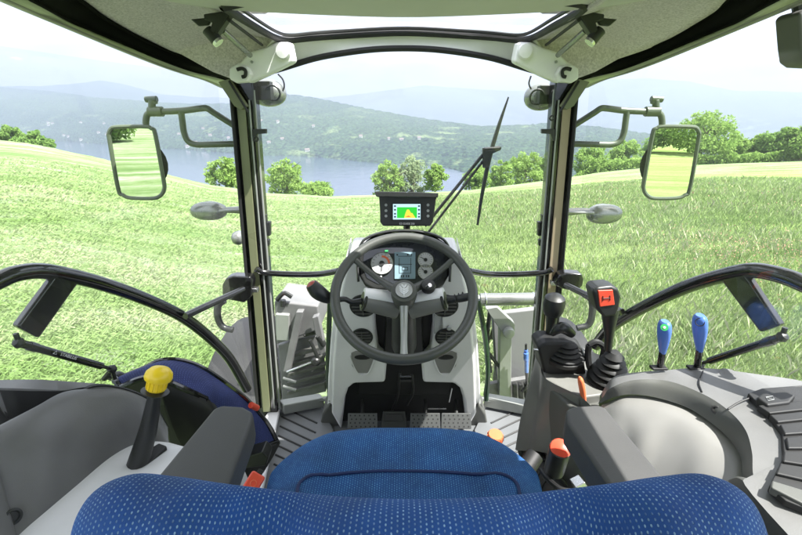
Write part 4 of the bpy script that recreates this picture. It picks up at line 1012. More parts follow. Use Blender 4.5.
# ---------------------------------------------------------------- steering
wc = PT(404, 293, 1.156); TH = R(52); wn = Vector((0, -math.cos(TH), math.sin(TH))); wu = Vector((0, math.sin(TH), math.cos(TH)))
sw = thing('steering_wheel', wc, 'dark grey three spoke steering wheel with a leaf emblem on its hub', 'steering wheel')
RW = .192
WG = plastic('steering wheel urethane', (.060, .063, .055), .42, .2, 900)
g = G(); g.torus(wc, wn, RW, .0142, 96, 18); g.build('rim', WG, sw)
X = Vector((1, 0, 0))
def wp(x, y, o=0): return wc+X*x+wu*y+wn*o
for a in (38, 142):
    e = X*math.cos(R(a))+wu*math.sin(R(a))
    g = G(); g.tube([wc+e*.02+wn*-.015, wc+e*.08+wn*-.022, wc+e*.14+wn*-.014, wc+e*(RW-.002)], [.016, .0105, .009, .0105], 12, 16, flat=.75, up=wn); g.build('spoke', WG, sw)
g = G(); g.tube([wp(0, -.02, -.015), wp(0, -.08, -.022), wp(0, -.14, -.014), wp(0, -RW+.002)], [.013, .010, .009, .0105], 12, 16, up=wn); g.build('spoke', STEEL, sw)
g = G(); g.lathe([(.020, -.075), (.030, -.05), (.036, -.01), (.037, .006), (.034, .014), (.0, .016)], wc, wn, 40); hub = g.build('hub', WG, sw)
g = G(); g.disc(wc+wn*.016, wn, .0225, .0015, 36); g.torus(wc+wn*.0175, wn, .0225, .0014, 40, 8); em = g.build('emblem', plastic('silver badge', (.42, .42, .42), .3, .05, metal=.5), hub)
g = G()
g.box(wc+wn*.0182-wu*.002, (X, wu, wn), (.0011, .016, .0008))
for sg in (-1, 1):
    for y0 in (-.012, -.006, .000):
        g.tube([wp(0, y0, .0182), wp(sg*.006, y0+.004, .0182), wp(sg*.0125, y0+.0125, .0182)], [.0018, .0016, .0008], 6, 8)
    g.tube([wp(sg*.002, .008, .0182), wp(sg*.006, .017, .0182)], .0014, 6)
g.build('leaf_mark', WPR, em)
# column
co = thing('steering_column', wc-wn*.12, 'two tone steering column shroud with stalk switches, under the steering wheel hub', 'steering column')
g = G(); g.lathe([(.024, .0), (.034, .03), (.038, .10), (.045, .30), (.03, .42)], wc-wn*.075, -wn, 24); g.build('shaft_cover', BLK, co)
for s in (-1, 1):
    a = wc-wn*.085+Vector((s*.02, 0, 0)); b = PT(mx(364, s), 300, 1.20)
    g = G(); g.tube([a, a.lerp(b, .4), b], [.036, .034, .030], 20, 12); g.build('shroud_arm', MIDG if s < 0 else MIDG, co)
    g = G(); g.tube([a+Vector((0, 0, .020))+wn*.004, b+Vector((0, 0, .013))+wn*.004], [.026, .022], 16, 8); g.build('shroud_cap', WHT, co)
    g = G(); g.torus(b, b-a, .028, .005, 24, 8); g.disc(b, (b-a), .024, .006, 20); g.build('stalk_socket', BLK, co)
def qs(x, y, t_): return PT(x, y, t_)
g = G(); g.tube([qs(362, 301, 1.2), qs(352, 302, 1.2), qs(344, 299, 1.19), qs(334, 301, 1.18)], [.010, .008, .008, .009], 10, 16)
g.tube([qs(336, 300, 1.18), qs(326, 297, 1.17), qs(317, 291, 1.16), qs(311, 284, 1.15)], [.011, .018, .022, .016], 14, 16); lv = g.build('shuttle_lever', BLK, co)
g = G(); g.lathe([(.019, -.006), (.020, .0), (.017, .01), (.009, .016), (0, .018)], qs(313.5, 287, 1.158), qs(308, 281, 1.15)-qs(315, 290, 1.16), 18); g.build('lever_tip', plastic('dull red tip', (.30, .05, .035), .35, .05), lv)
g = G(); g.tube([qs(448, 300, 1.2), qs(456, 299, 1.19), qs(462, 298, 1.18), qs(472, 296, 1.17)], [.014, .011, .012, .011], 12, 16)
for x in (455, 459, 463): g.torus(qs(x, 299-(x-455)*.3, 1.187), (1, 0, .1), .0125, .0018, 18, 6)
g.build('indicator_stalk', BLK, co)
g = G(); g.lathe([(.020, 0), (.022, .012), (.018, .020), (.0, .022)], qs(428, 288, 1.19), wn, 20); ig = g.build('ignition_switch', BLK, co)
g = G(); g.tube([qs(427, 287, 1.165), qs(430, 285, 1.15)], .006, 8); g.build('key', CHR, ig)

# ---------------------------------------------------------------- driver's seat
seat = thing('driver_seat', (0, .5, 0), 'royal blue mesh fabric driver seat seen from behind, grey armrests on both sides', 'seat')
# cushion
def cushz(x, y):
    return 0
xs = [-.285, -.27, -.235, -.19, -.15, -.08, 0, .08, .15, .19, .235, .27, .285]
zx = [-.075, -.03, 0, .002, -.020, -.026, -.028, -.026, -.020, .002, 0, -.03, -.075]
rows = []
ys = [(.22, -.01, 1), (.45, 0, 1), (.60, .004, 1), (.70, .012, .99), (.765, .016, .965), (.80, .004, .92), (.822, -.030, .89), (.825, -.09, .88)]
for yy, dz, sc_ in ys:
    row = []
    for x, z in zip(xs, zx):
        # front edge bows: sides pulled back
        bow = -.125*(abs(x)/.285)**4*max(0, (yy-.45)/.375)
        fz = z*(1 if yy < .66 else max(.15, 1-(yy-.66)/.10))
        row.append(Vector((x*sc_, yy+bow, .552+fz+dz)))
    rows.append(row)
g = G(); g.patch(rows, 60, 70); cu = g.build('cushion', BLUE2, seat)
g = G(); seam = [PZ(x, y, zz) for x, y, zz in ((297, 496, .560), (300, 484, .560), (315, 474, .562), (340, 467, .564), (372, 463, .566), (404, 462, .567), (440, 463.5, .566), (475, 468, .564), (502, 475, .562), (516, 484, .560), (520, 496, .560))]
# seam follows the cushion surface: sampled height
def cush_h(x, y):
    best = min(cu.data.vertices, key=lambda v: (v.co.x-x)**2+(v.co.y+.5-y)**2); return best.co.z
seam = [Vector((p.x, p.y, cush_h(p.x, p.y)+.0005)) for p in cr(seam, 40)]
g.tube(seam, .0035, 6); g.build('seam', plastic('navy piping', (.006, .02, .09), .7, .2), cu)
g = G(); g.abox((-.25, .1, .33), (.25, .72, .47)); g.build('cushion_pan', BLK, seat, bevel=.02)
g = G(); g.abox((-.20, .12, .03), (.20, .60, .33)); g.build('suspension_base', RUB, seat, bevel=.02)
# backrest
yc, zc_ = .225, .916; Rb = .05
cols = []
xb = [-.300, -.296, -.284, -.255, -.22, -.18, -.13, -.07, 0, .07, .13, .18, .22, .255, .284, .296, .300]
dzb = [-.130, -.060, -.016, .004, .004, .001, -.002, -.004, -.005, -.004, -.002, .001, .004, .004, -.016, -.060, -.130]
rows = []
cs = [(-58, .55), (-100, .0)]
sect = [(.30, -.42), (.292, -.30), (.285, -.12), (.280, -.03)]  # front face (Y, dz from top centre)
prof_ = [(yc+.075, -.40), (yc+.072, -.25), (yc+.066, -.10), (yc+.055, -.02)]
for ang in (15, 40, 65, 90, 115, 140, 165): prof_.append((yc+math.cos(R(ang))*Rb*1.05, math.sin(R(ang))*Rb))
prof_ += [(yc-.058, -.03), (yc-.066, -.12), (yc-.075, -.30), (yc-.08, -.45)]
for (yy, dz) in prof_:
    row = []
    for x, k in zip(xb, dzb):
        edge = (abs(x)/.30)**6
        yy2 = yc+(yy-yc)*(1-.55*edge)+.035*(abs(x)/.30)**2
        dip = -.0
        if yy < yc+.04 and dz > -.05: dip = -.050*math.exp(-((abs(x)-.128)/.026)**2)*min(1, (yc+.04-yy)/.05)
        row.append(Vector((x*.972+.012, yy2, zc_+dz+k*(1 if dz > -.15 else .3)+dip)))
    rows.append(row)
g = G(); g.patch(rows, 110, 120); g.build('backrest', BLUE, seat)
# armrests
def armrest(px_, s):
    zt = .735
    P = [PZ(x, y, zt) for x, y in px_]
    g = G(); g.prism(P, (0, 0, -.055)); return g.build('armrest', ARM, seat, bevel=.017, seg=5)
armrest([(222, 404), (243, 405.5), (253, 411), (252, 420), (226, 489), (206, 560), (100, 560), (153, 480), (213, 408)], -1)
armrest([(566, 409), (574, 405.5), (598, 404), (606, 407), (672, 486), (740, 560), (650, 560), (614, 492), (567, 421)], 1)
for s in (-1, 1):
    g = G(); g.tube([Vector((s*.34, .30, .70)), Vector((s*.30, .22, .66)), Vector((s*.27, .18, .6))], .022, 10, 8); g.build('armrest_hinge', BLK, seat)

# ---------------------------------------------------------------- left console
lc = thing('left_fender_console', (-.7, .5, .0), 'dark grey left side console with a sunken storage tray and a pale lower shelf', 'console')
def zrow(l): return [PZ(x, y, z) for x, y, z in l]
# columns: outer edge, tray outer edge, tray floor outer, tray floor inner, tray inner edge, ridge start, ridge, side, bottom
ROWS = [
 [(-50,380.5,.75),(-50,388,.745),(-50,389.5,.742),(-50,392,.715),(-50,436,.715),(-50,450,.742),(-50,453,.744),(-45,464,.735),(-30,500,.69),(-15,575,.61)],
 [(0,380,.74),(0,388,.738),(0,389.3,.735),(0,391,.712),(0,420,.712),(0,425,.735),(0,427,.736),(0,444,.725),(0,475,.68),(17,537,.605)],
 [(35,379.5,.735),(35,389,.732),(35,390,.730),(35,391.5,.712),(35,404,.712),(35,407,.730),(35,408.5,.731),(37,420,.72),(42,455,.68),(50,508,.60)],
 [(62,381,.725),(63,389.6,.722),(63,390.2,.721),(63,391,.715),(63,391.6,.715),(63,392.2,.721),(64,393.5,.722),(68,402,.715),(72,435,.67),(76,486,.595)],
 [(90,383,.71),(90,386,.71),(90,386.6,.71),(90,387.2,.71),(90,387.8,.71),(91,388.5,.71),(92,390,.71),(97,398,.70),(103,425,.65),(108,459,.585)],
 [(115,385.5,.695),(116,386.6,.695),(116,387,.695),(116,387.4,.695),(116,387.8,.695),(117,388.2,.695),(118,390,.693),(121,398,.68),(124,423,.63),(130,446,.575)],
 [(140,393,.665),(140.5,394,.665),(140.5,394.4,.665),(140.5,394.8,.665),(140.5,395.2,.665),(141,396,.663),(142,398,.66),(143,406,.645),(144,425,.61),(146,442,.572)],
 [(155,404,.625),(155.4,405,.625),(155.4,405.4,.625),(155.4,405.8,.624),(155.4,406.2,.624),(156,407,.623),(156,409,.62),(156,416,.61),(156,430,.59),(158,441.5,.57)],
 [(167,424,.575),(167.2,425,.575),(167.3,425.5,.575),(167.4,426,.574),(167.4,426.5,.574),(168,427,.574),(168,429,.573),(168,432,.572),(168,438,.57),(169,442.5,.568)],
]
rows = [zrow(r) for r in ROWS]
for r, wt_ in zip(rows, (1, 1, 1, .45, 0, 0, 0, 0, 0)):
    r[3] = r[2].lerp(r[3], .0)+(r[5]-r[2])*.04*wt_+Vector((0, 0, -.075*wt_)); r[4] = r[5]+(r[2]-r[5])*.04*wt_+Vector((0, 0, -.075*wt_))
rows.insert(0, [p+(p-q2)*1.0+Vector((0, -.45, 0)) for p, q2 in zip(rows[0], rows[1])])
# outer vertical drop
for r in rows: r.insert(0, r[0]+Vector((-.03, .02, -.35)))
g = G(); rr2 = [r for r in rows]
# rows are interpolated along the console; across, keep the sharp tray edges (linear)
def patch_lin(g, rows, nu, sub=3):
    nv = len(rows[0]); cols = [cr([r[j] for r in rows], nu) for j in range(nv)]
    g2 = []
    for i in range(nu):
        line = []
        for j in range(nv-1):
            for k in range(sub): line.append(cols[j][i].lerp(cols[j+1][i], k/sub))
        line.append(cols[-1][i]); g2.append(line)
    nv2 = len(g2[0]); vs = [p for l in g2 for p in l]
    fs = [(i*nv2+j, i*nv2+j+1, (i+1)*nv2+j+1, (i+1)*nv2+j) for i in range(nu-1) for j in range(nv2-1)]
    g.add(vs, fs)
patch_lin(g, rows, 70, 1)
g2_ = G(); patch_lin(g2_, [[r[3].lerp(r[4], .03)+Vector((.0015, 0, 0)), r[4].lerp(r[3], .02)+Vector((0, 0, .004)), r[5]+Vector((0, 0, .004)), r[6].lerp(r[5], .9)] for r in rows], 70, 1); g2_.build('tray_shade_liner', RUB, lc)  # black liner over tray floor and wall, painting in the recess's shade
body = g.build('fender_cover', MIDG if False else plastic('graphite console plastic', (.125, .124, .122), .42, .4, 1000, var=.11), lc, ang=60)
g = G(); g.patch([[r[-1] for r in rows], [r[-1]+Vector((.05, -.01, -.006)) for r in rows], [Vector((-.36, r[-1].y-.03, .55)) for r in rows], [Vector((-.34, r[-1].y-.03, .30)) for r in rows]], 14, 50)
g.build('lower_shelf', PALE, lc)
g = G(); c = PP(12, 517, PZ(12, 517, .63), Vector((.9, -.1, .42))); n_ = Vector((.85, -.2, .45)).normalized(); g.lathe([(.013, 0), (.013, .004), (.009, .005), (.008, .002)], c, n_, 20); g.build('cap_screw', BLK, lc)

# hand lever with yellow knob
lv = thing('yellow_knob_lever', PZ(140, 462, .57), 'black hand lever with a yellow mushroom knob, rising from the left console', 'lever')
kb = PY(155, 392, .705); base = PZ(138, 464, .575)
g = G(); g.tube([base, base.lerp(kb, .5)+Vector((.004, 0, 0)), kb], [.021, .017, .012], 14, 12); g.build('shaft', BLK, lv)
ax = (kb-base).normalized()
k1 = kb+ax*.004
g = G(); g.lathe([(.004, -.006), (.024, -.005), (.026, -.002), (.014, .001)], k1, ax, 28); g.build('collar', BLK, lv)
g = G(); g.lathe([(.015, 0), (.0175, .003), (.018, .022), (.0245, .024), (.0262, .029), (.0245, .038), (.018, .046), (.009, .050), (0, .051)], k1, ax, 30); yk = g.build('knob', YEL, lv)
g = G()
for j in range(14):
    a = 2*math.pi*j/14; x_ = ax.orthogonal().normalized(); y_ = ax.cross(x_); e = x_*math.cos(a)+y_*math.sin(a)
    g.tube([k1+ax*.004+e*.0178, k1+ax*.021+e*.0182], .0012, 5)
g.build('grip_rib', YEL, yk)
g = G(); g.prism([PZ(x, y, .566) for x, y in ((112, 478), (130, 465), (160, 447), (168, 450), (150, 468), (125, 490), (108, 492))], (0, 0, .012)); g.build('slot_gaiter', RUB, lv, bevel=.003)

# folded passenger seat
ps = thing('passenger_seat', PY(200, 440, 1.05), 'folded navy passenger seat with black edging, between the left console and the left pillar', 'seat')
O = [(117,379,.98),(142,369,1.0),(160,361,1.02),(180,361,1.04),(203,369,1.06),(231,388,1.09),(249,403,1.12),(266,423,1.14),(276,442,1.15)]
I = [(120,386,.93),(140,377,.93),(157,375,.93),(172,381,.94),(190,389,.95),(207,397,.97),(218,412,1.0),(236,437,1.03),(250,459,1.05)]
Ov = [PY(*p) for p in O]; Iv = [PY(*p) for p in I]
Mv = [a.lerp(b, .5)+Vector((.0, -.01, .018)) for a, b in zip(Ov, Iv)]
g = G(); g.patch([Ov, Mv, Iv], 16, 60); pad = g.build('pad', NAVY, ps)
g = G(); g.patch([Ov[:], [p+Vector((0, .03, -.04)) for p in Ov], [p+Vector((.0, .03, -.12)) for p in Iv], Iv], 8, 40); g.build('shell', BLK, ps)
g = G(); g.tube([p+Vector((0, .004, -.002)) for p in Ov], .0085, 8, 50); g.tube([p+Vector((0, -.004, -.004)) for p in Iv[:6]], .0085, 8, 40); g.tube([Ov[0], Mv[0], Iv[0]], .009, 8, 10); g.tube([Ov[-1], Mv[-1], Iv[-1]], .009, 8, 10); g.build('edging', GLB, ps)
g = G(); g.prism([PY(x, y, 1.03) for x, y in ((140, 383), (180, 388), (214, 402), (240, 440), (246, 480), (140, 480))], (0, .02, 0)); g.build('dark_gap_filler', RUB, ps)  # black sheet added to fill the dark void behind the seat
g = G(); dr = [p+Vector((0, 0, -.01)) for p in Iv[2:]]
g.patch([dr, [p+Vector((.01, .0, -.16)) for p in dr], [p+Vector((.02, .06, -.40)) for p in dr]], 8, 30); g.build('support', RUB, ps, solid=.01)
g = G(); g.tube([PY(x, y, .97) for x, y in ((108, 376), (118, 377), (126, 380))], [.010, .016, .012], 10, 8); g.tube([PY(104, 379, .95), PY(112, 369, .95)], .007, 8); g.build('hinge', BLK, ps)
g = G(); g.prism([PY(x, y, 1.0) for x, y in ((228, 462), (262, 452), (268, 458), (266, 466), (236, 470))], (0, .05, 0)); g.build('latch_plate', BLK, ps, bevel=.004)
g = G(); g.tube([PY(251, 405, 1.08), PY(257, 408, 1.10)], .010, 10); g.build('release_tab', REDM, ps)
# red buckle left of the seat cushion
bk_ = thing('seat_belt_buckle', PZ(252, 490, .52), 'orange red belt buckle between the left armrest and the seat cushion', 'buckle')
p = PZ(253, 484, .55); e = (PZ(258, 474, .565)-PZ(247, 492, .55)).normalized(); n_ = (EYE-p).normalized(); n_ = (n_-e*n_.dot(e)).normalized()
g = G(); g.box(p, (e, e.cross(n_), n_), (.021, .0155, .007)); g.build('buckle_body', REDM, bk_, bevel=.005, seg=3)
g = G(); g.torus(p+n_*.0072, n_, .006, .0008, 20, 5); g.build('button_ring', ORG, bk_)
g = G(); g.box(p+e*.023, (e, e.cross(n_), n_), (.006, .006, .004)); g.box(p-e*.05, (e, e.cross(n_), n_), (.035, .012, .002)); g.build('belt_stub', BLK, bk_, bevel=.001)

# ---------------------------------------------------------------- right console
rc = thing('right_control_console', (.65, .6, 0), 'grey right side console with a curved dark rim, light panel and black switch bank', 'console')
GRY = plastic('warm grey console plastic', (.135, .134, .131), .4, .4, 1000, var=.11)
# outline data: outer edge, ridge outer, ridge, rim inner, panel
RW_ = [
 # outer           mid top        ridge          rim inner      panel a        panel b       panel c
 [(600,395,.60),(601,396,.60),(602,398,.60),(598,404,.585),(598,415,.57),(598,440,.54),(598,470,.50)],
 [(614,377,.65),(613,381,.65),(611,388,.648),(615,397,.625),(615,412,.60),(612,440,.56),(608,475,.51)],
 [(640,372,.672),(638,375,.673),(634,380,.672),(632,394.5,.640),(630,412,.615),(626,440,.575),(620,480,.52)],
 [(668,370,.684),(668,374,.685),(668,381,.684),(656,397.5,.650),(652,415,.628),(642,445,.59),(630,490,.53)],
 [(692,368,.690),(700,376,.692),(703,394,.692),(687,407.5,.655),(676,423,.636),(662,450,.60),(642,500,.54)],
 [(718,369,.696),(730,384,.700),(728,410,.698),(712,423.5,.660),(698,437,.642),(680,460,.61),(655,515,.55)],
 [(756,374,.705),(765,395,.708),(745,429,.702),(731,441,.662),(716,452,.645),(696,475,.62),(670,530,.56)],
 [(802,381,.712),(790,420,.712),(752,452,.702),(741,459,.664),(728,468,.648),(706,492,.62),(684,550,.56)],
 [(850,395,.718),(815,445,.714),(754,478,.700),(742,479,.662),(728,490,.645),(710,515,.61),(700,575,.56)],
 [(900,420,.72),(840,480,.715),(770,515,.698),(750,512,.66),(730,520,.64),(716,545,.60),(716,600,.56)],
]
rows = [zrow(r) for r in RW_]
for r in rows: r.insert(0, r[0]+Vector((.03, .02, -.3)))
rows.append([p+Vector((.02, -.55, 0)) for p in rows[-1]])
top = [[*r[:4]] for r in rows]; rim = [[r[3], r[3].lerp(r[4], .5)+Vector((0, 0, .006)), r[4]] for r in rows]; pan = [r[4:] for r in rows]
def edge2(r): return [r[0], r[1], r[1].lerp(r[2], .5), r[2], r[2].lerp(r[3], .8), r[3]]
g = G(); patch_lin(g, [edge2(r) for r in top], 80, 2); g.build('top_cover', GRY, rc, ang=55)
g = G(); g.patch(rim, 80, 8); g.build('dark_rim', DKG, rc)
g = G(); g.patch([[pr_+Vector((0, 0, -.006)) for pr_ in (r[0]+Vector((.012, .004, .0)),)]+[r[1]+Vector((0, 0, .008)), r[2]+Vector((0, 0, .008)), r[3]] for r in pan], 70, 30); g.build('inner_panel', LTG, rc)
# seams and caps on the cover
def on(x, y, z=.70): return PZ(x, y, z)
g = G(); g.tube([on(703, 371, .694), on(699, 382, .6945), on(702, 392, .6935)], .0014, 6, 12); g.tube([on(728, 409, .7005), on(742, 401, .708), (on(765, 393, .7125)), on(785, 388.5, .714), on(802, 386, .716), on(830, 383, .72)], .0018, 6, 30); g.build('panel_joint', RUB, rc)
g = G(); g.lathe([(.020, 0), (.020, .002), (.017, .003)], on(729.5, 374, .695), (0, 0, 1), 26); g.build('round_cap', GRY, rc)
c = on(716, 411, .678)+Vector((-.004, -.004, .006)); n_ = (Vector((-.5, -.45, .6))).normalized(); g = G(); g.lathe([(.009, 0), (.009, .003), (.006, .004), (.006, .001)], c, n_, 18); g.build('cap_screw', RUB, rc)
# switch bank
zs = .722
bars = [[(746,393),(752,391),(774,410),(768,412)], [(758,405),(770,413),(815,408),(815,399)], [(770,414.5),(778,422),(815,418),(815,410)], [(780,424),(785,434),(815,432),(815,420)], [(786,437),(788,448),(815,448),(815,434)], [(784,451),(783,461),(815,466),(815,451)], [(780,463),(776,473),(815,482),(815,468)], [(772,480),(771,487),(805,504),(825,510),(825,496)]]
for i, b in enumerate(bars):
    if i == 0: continue
    g = G(); g.prism([PZ(x, y, zs) for x, y in b][::-1], (0, 0, -.014)); g.build('switch_blank' if i < 7 else 'lower_ledge', DKG if i == 7 else RUB, rc, bevel=.0025)
g = G(); g.prism([PZ(x, y, .7165) for x, y in ((748, 393), (762, 388), (815, 384), (815, 512), (785, 500), (769, 486), (784, 455), (782, 432), (768, 413))][::-1], (0, 0, -.012)); g.build('switch_bed', RUB, rc, bevel=.002)
g = G(); g.prism([PZ(x, y, zs+.006) for x, y in ((757, 397), (762, 393), (788, 391), (796, 395), (790, 402), (768, 405))][::-1], (0, 0, -.016)); rk = g.build('rocker_switch', RUB, rc, bevel=.004)
g = G(); pr = [PZ(x, y, zs+.0068) for x, y in ((766, 397), (773, 396), (774, 399.5), (768, 400.5))]; g.tube(pr+[pr[0]], .0006, 5); g.tube([pr[0], pr[2]], .0005, 5); g.build('rocker_mark', GPR, rk)

# joystick tower
tw = thing('lever_tower', PX(520, 447, .40), 'tall grey lever pedestal between the windscreen and the right armrest', 'pedestal')
TWF = [(537,352),(534,372),(528,398),(521,425),(516,452)]
TWB = [(548,378),(552,384),(556,400),(575,430),(590,470)]
a0 = [PX(x, y, .40) for x, y in ((536, 345), (533, 365), (527, 392), (521, 420), (516, 450))]
b0 = [PX(x, y, .40) for x, y in ((562, 384), (566, 396), (570, 420), (575, 450), (580, 480))]
topl = [PY(536, 344, 1.14), PY(575, 350, 1.14)]
g = G()
front = [PY(537, 349, 1.13), PY(533, 370, 1.11), PY(526, 398, 1.09), PY(520, 425, 1.07), PY(516, 450, 1.05)]
mid_ = [PY(545, 378, 1.02), PY(546, 395, 1.01), PY(545, 415, 1.0), PY(543, 432, .99), PY(541, 452, .98)]
rear = [PY(580, 396, .92), PY(590, 405, .90), PY(600, 420, .88), (PY(610, 440, .86)), PY(615, 470, .84)]
bot = lambda l: l
g.patch([[p+Vector((.10, .10, 0)) for p in front], [p+Vector((.012, .012, 0)) for p in front], front, [a.lerp(b, .5) for a, b in zip(front, mid_)], mid_, rear], 40, 20)
g.build('shell', GRY, tw)
# top plate of the tower
tp = [PY(537, 348, 1.13)+Vector((0, .02, 0)), PY(545, 378, 1.02), PY(580, 396, .92), PZ(612, 392, .545), PZ(636, 380, .545), PZ(622, 362, .545), PZ(580, 345, .545)]
g = G(); g.prism([p+Vector((0, 0, -.004)) for p in tp], (0, 0, -.03)); g.build('top_plate', MIDG, tw, bevel=.006)
cg = [PY(550, 350, 1.18), PY(640, 372, .98), PZ(655, 372, .66)]
# blind tall back of pedestal
g = G(); g.prism([Vector((.42, 1.0, .02)), Vector((.42, 1.16, .02)), Vector((.60, 1.10, .02)), Vector((.62, .80, .02)), Vector((.46, .86, .02))], (0, 0, .5)); g.build('core', DKG, tw, bevel=.01)
# joystick 1 (rear small boot with knob + horn)
j1 = thing('short_gear_lever', PY(563, 372, 1.07), 'short black lever with a rounded head, in the left rubber boot of the lever pedestal', 'lever')
Yj = 1.07; q = lambda x, y, o=0: PY(x, y, Yj+o)
bx = q(561, 376)
g = G(); g.prism([q(x, y, -.03) for x, y in ((538, 348), (545, 343), (575, 343), (583, 350), (587, 376), (579, 384), (556, 380), (544, 374))], (0, .08, 0)); g.build('boot_base', RUB, j1, bevel=.008)
g = G(); k = Yj/ray(563, 345).y/F
pr = [(20*k, 0), (20.5*k, .012)]
for i in range(4): r0 = (18-i*2.6)*k; pr += [(r0, .014+i*.012), (r0+1.6*k, .020+i*.012), (r0, .0245+i*.012)]
pr += [(7*k, .066), (0, .067)]
g.lathe(pr, q(563, 357), (0, -.12, 1), 28); g.build('gaiter', RUB, j1)
g = G(); g.tube([q(549, 345, .03), q(551, 325, .03), q(552, 308, .03)], [.016, .018, .021], 14, 10, flat=.8); g.build('shaft', BLK, j1)
g = G(); g.lathe([(.010, 0), (.024, .004), (.029, .018), (.031, .04), (.028, .058), (.018, .066), (0, .068)], q(552, 315, .02), (0, -.1, 1), 26); g.build('head', BLK, j1)
g = G(); g.tube([q(552, 334, -.02), q(558, 329, -.03), q(564, 328, -.03), q(572, 334, -.02)], [.008, .014, .017, .012], 12, 12); g.build('horn', BLK, j1)
g = G(); g.tube([q(534, 349, -.02), q(545, 350, -.02)], .004, 8); g.build('pin', CHR, j1)
# joystick 2
j2 = thing('joystick_lever', PY(609, 385, 1.0), 'tall black joystick with an orange red top button, in the ribbed boot on the right', 'joystick')
Yj = 1.0; q = lambda x, y, o=0: PY(x, y, Yj+o); k = Yj/ray(608, 360).y/F
g = G(); g.tube([q(589, 345, .04), q(597, 342, .04), q(604, 350, .04), q(596, 372, .03), q(590, 368, .03), q(588, 355, .04), q(589, 345, .04)], .009, 8, 24); g.build('boot_flap', RUB, j2)
g = G(); pr = [(20*k, -.01), (20.5*k, 0)]
for i in range(5): r0 = (18-i*2.7)*k; pr += [(r0-.002, .004+i*.017), (r0+2.2*k, .012+i*.017), (r0+.3*k, .0175+i*.017)]
pr += [(4.5*k, .094), (0, .095)]
g.lathe(pr, q(608, 379), (0, -.10, 1), 32); g.build('gaiter', RUB, j2)
g = G(); g.tube([q(608, 350), q(609, 335), q(609.5, 322), q(610, 308)], [.010, .012, .0175, .024], 16, 16); g.build('shaft', BLK, j2)
g = G(); hp = [(593, 292), (597, 287.5), (612, 286.5), (619, 289), (621.5, 297), (620, 307), (617, 316), (604, 318), (597, 309)]
g.prism([q(x, y, -.028) for x, y in hp], (0, .055, 0)); g.build('head', BLK, j2, bevel=.013, seg=4)
g = G(); g.prism([q(x, y, -.0305) for x, y in ((598, 290.5), (613, 290), (615, 305), (600, 307))], (0, .006, 0)); bt = g.build('top_button', REDM, j2, bevel=.0018)
g = G()
for a, b in (((603, 296), (603, 301)), ((610, 295.5), (610, 300.5)), ((603, 298.5), (610, 298))): g.tube([q(*a, -.031), q(*b, -.031)], .0011, 5)
g.build('button_mark', RUB, bt)
# orange lever in front of boots
t = thing('orange_lever', PZ(584, 405, .60), 'small orange paddle lever standing at the foot of the ribbed joystick boot', 'lever')
g = G(); g.tube([PY(584, 408, .93), PY(583.5, 398, .93), PY(582, 388, .93), PY(580.5, 380, .93), PY(580, 377, .93)], [.006, .0095, .0115, .010, .004], 14, 16, flat=.7); g.build('handle', ORG, t)
g = G(); g.disc(PY(584, 409, .93), (0, 0, 1), .014, .004, 16); g.build('base_ring', RUB, t)
# blue levers
for (x, yt, yb, xb, lab, emb, w) in ((665, 319, 352, 660, 'shorter blue handled lever with a green spot on top, on the right console', 1, 8.0), (700, 313, 350, 697, 'taller blue handled lever with a dark ring on top, on the right console', 0, 8.4)):
    base = PZ(xb, 368, .69); Yl = base.y; hb = PY(xb+2.5, yb, Yl); ht = PY(x, yt+2, Yl); k = Yl/ray(x, yt).y/F
    t = thing('blue_lever', base, lab, 'lever', 'blue levers on the right console')
    g = G(); g.tube([base, hb], .0075, 10); g.build('stem', GLB, t)
    g = G(); L2 = (ht-hb); g.tube([hb-L2*.02, hb+L2*.3, hb+L2*.65, hb+L2*.9, hb+L2*1.0], [.0085, w*k*.78, w*k*1.0, w*k*.92, w*k*.55], 18, 20, flat=.72); hd_ = g.build('handle', BLV, t)
    c = hb+L2*.80; v_ = (EYE-c).normalized(); c = c+v_*w*k*.93
    g = G()
    if emb: g.disc(c-v_*.003, v_, .0078, .004, 20); g.build('spot', GRN, hd_); g = G(); g.disc(c+v_*.0012, v_, .003, .0006, 10); g.build('spot_mark', WPR, hd_)
    else: g.torus(c-v_*.0005, v_, .0085, .0009, 24, 6); g.build('ring_mark', RUB, hd_)
    g = G(); g.box(base+Vector((-.004, 0, .001)), ((1, 0, 0), (0, 1, 0), (0, 0, 1)), (.018, .009, .003)); g.build('slot_plate', RUB, t, bevel=.002)
# red ended knob and orange knob beside the cushion
t = thing('red_ended_knob', PZ(550, 480, .50), 'black round knob with a red end face, between the cushion and the right armrest', 'knob')
a = PZ(556, 464, .50); b = a+(Vector((.012, .02, .075)))
b = PT(560, 449, .86)
a = PT(554, 470, .90)
g = G(); g.tube([a, b], [.021, .0215], 20, 6); g.build('grip', BLK, t)
dn2 = (b-a).normalized()
fn = (EYE-b).normalized()*.6+dn2*.4; fn.normalize()
g = G(); g.lathe([(.021, -.004), (.0215, 0), (.019, .006), (.010, .009), (0, .010)], b, fn, 24); g.build('end_face', REDM, t)
g = G(); g.tube([PT(541, 470, .93), PT(547, 478, .90), PT(560, 489, .85), PT(575, 492, .84)], .006, 8, 14); g.tube([PT(535, 455, .97), PT(525, 470, .95)], .02, 10); g.build('cable_loop', RUB, t)
g = G(); g.prism([PT(x, y, .87) for x, y in ((575, 487), (585, 482), (592, 494), (580, 497))], (0, .03, -.01)); g.build('mount_bracket', CHR, t, bevel=.002)
t = thing('adjuster_control', PZ(494, 437, .30), 'ribbed orange knob beyond the right front corner of the seat cushion', 'knob')
c = PZ(494.5, 441, .33)
g = G(); g.lathe([(.020, 0), (.022, .004), (.023, .026), (.020, .031), (0, .033)], c, (0, -.15, 1), 24); kb_ = g.build('cap', ORG, t)
g = G()
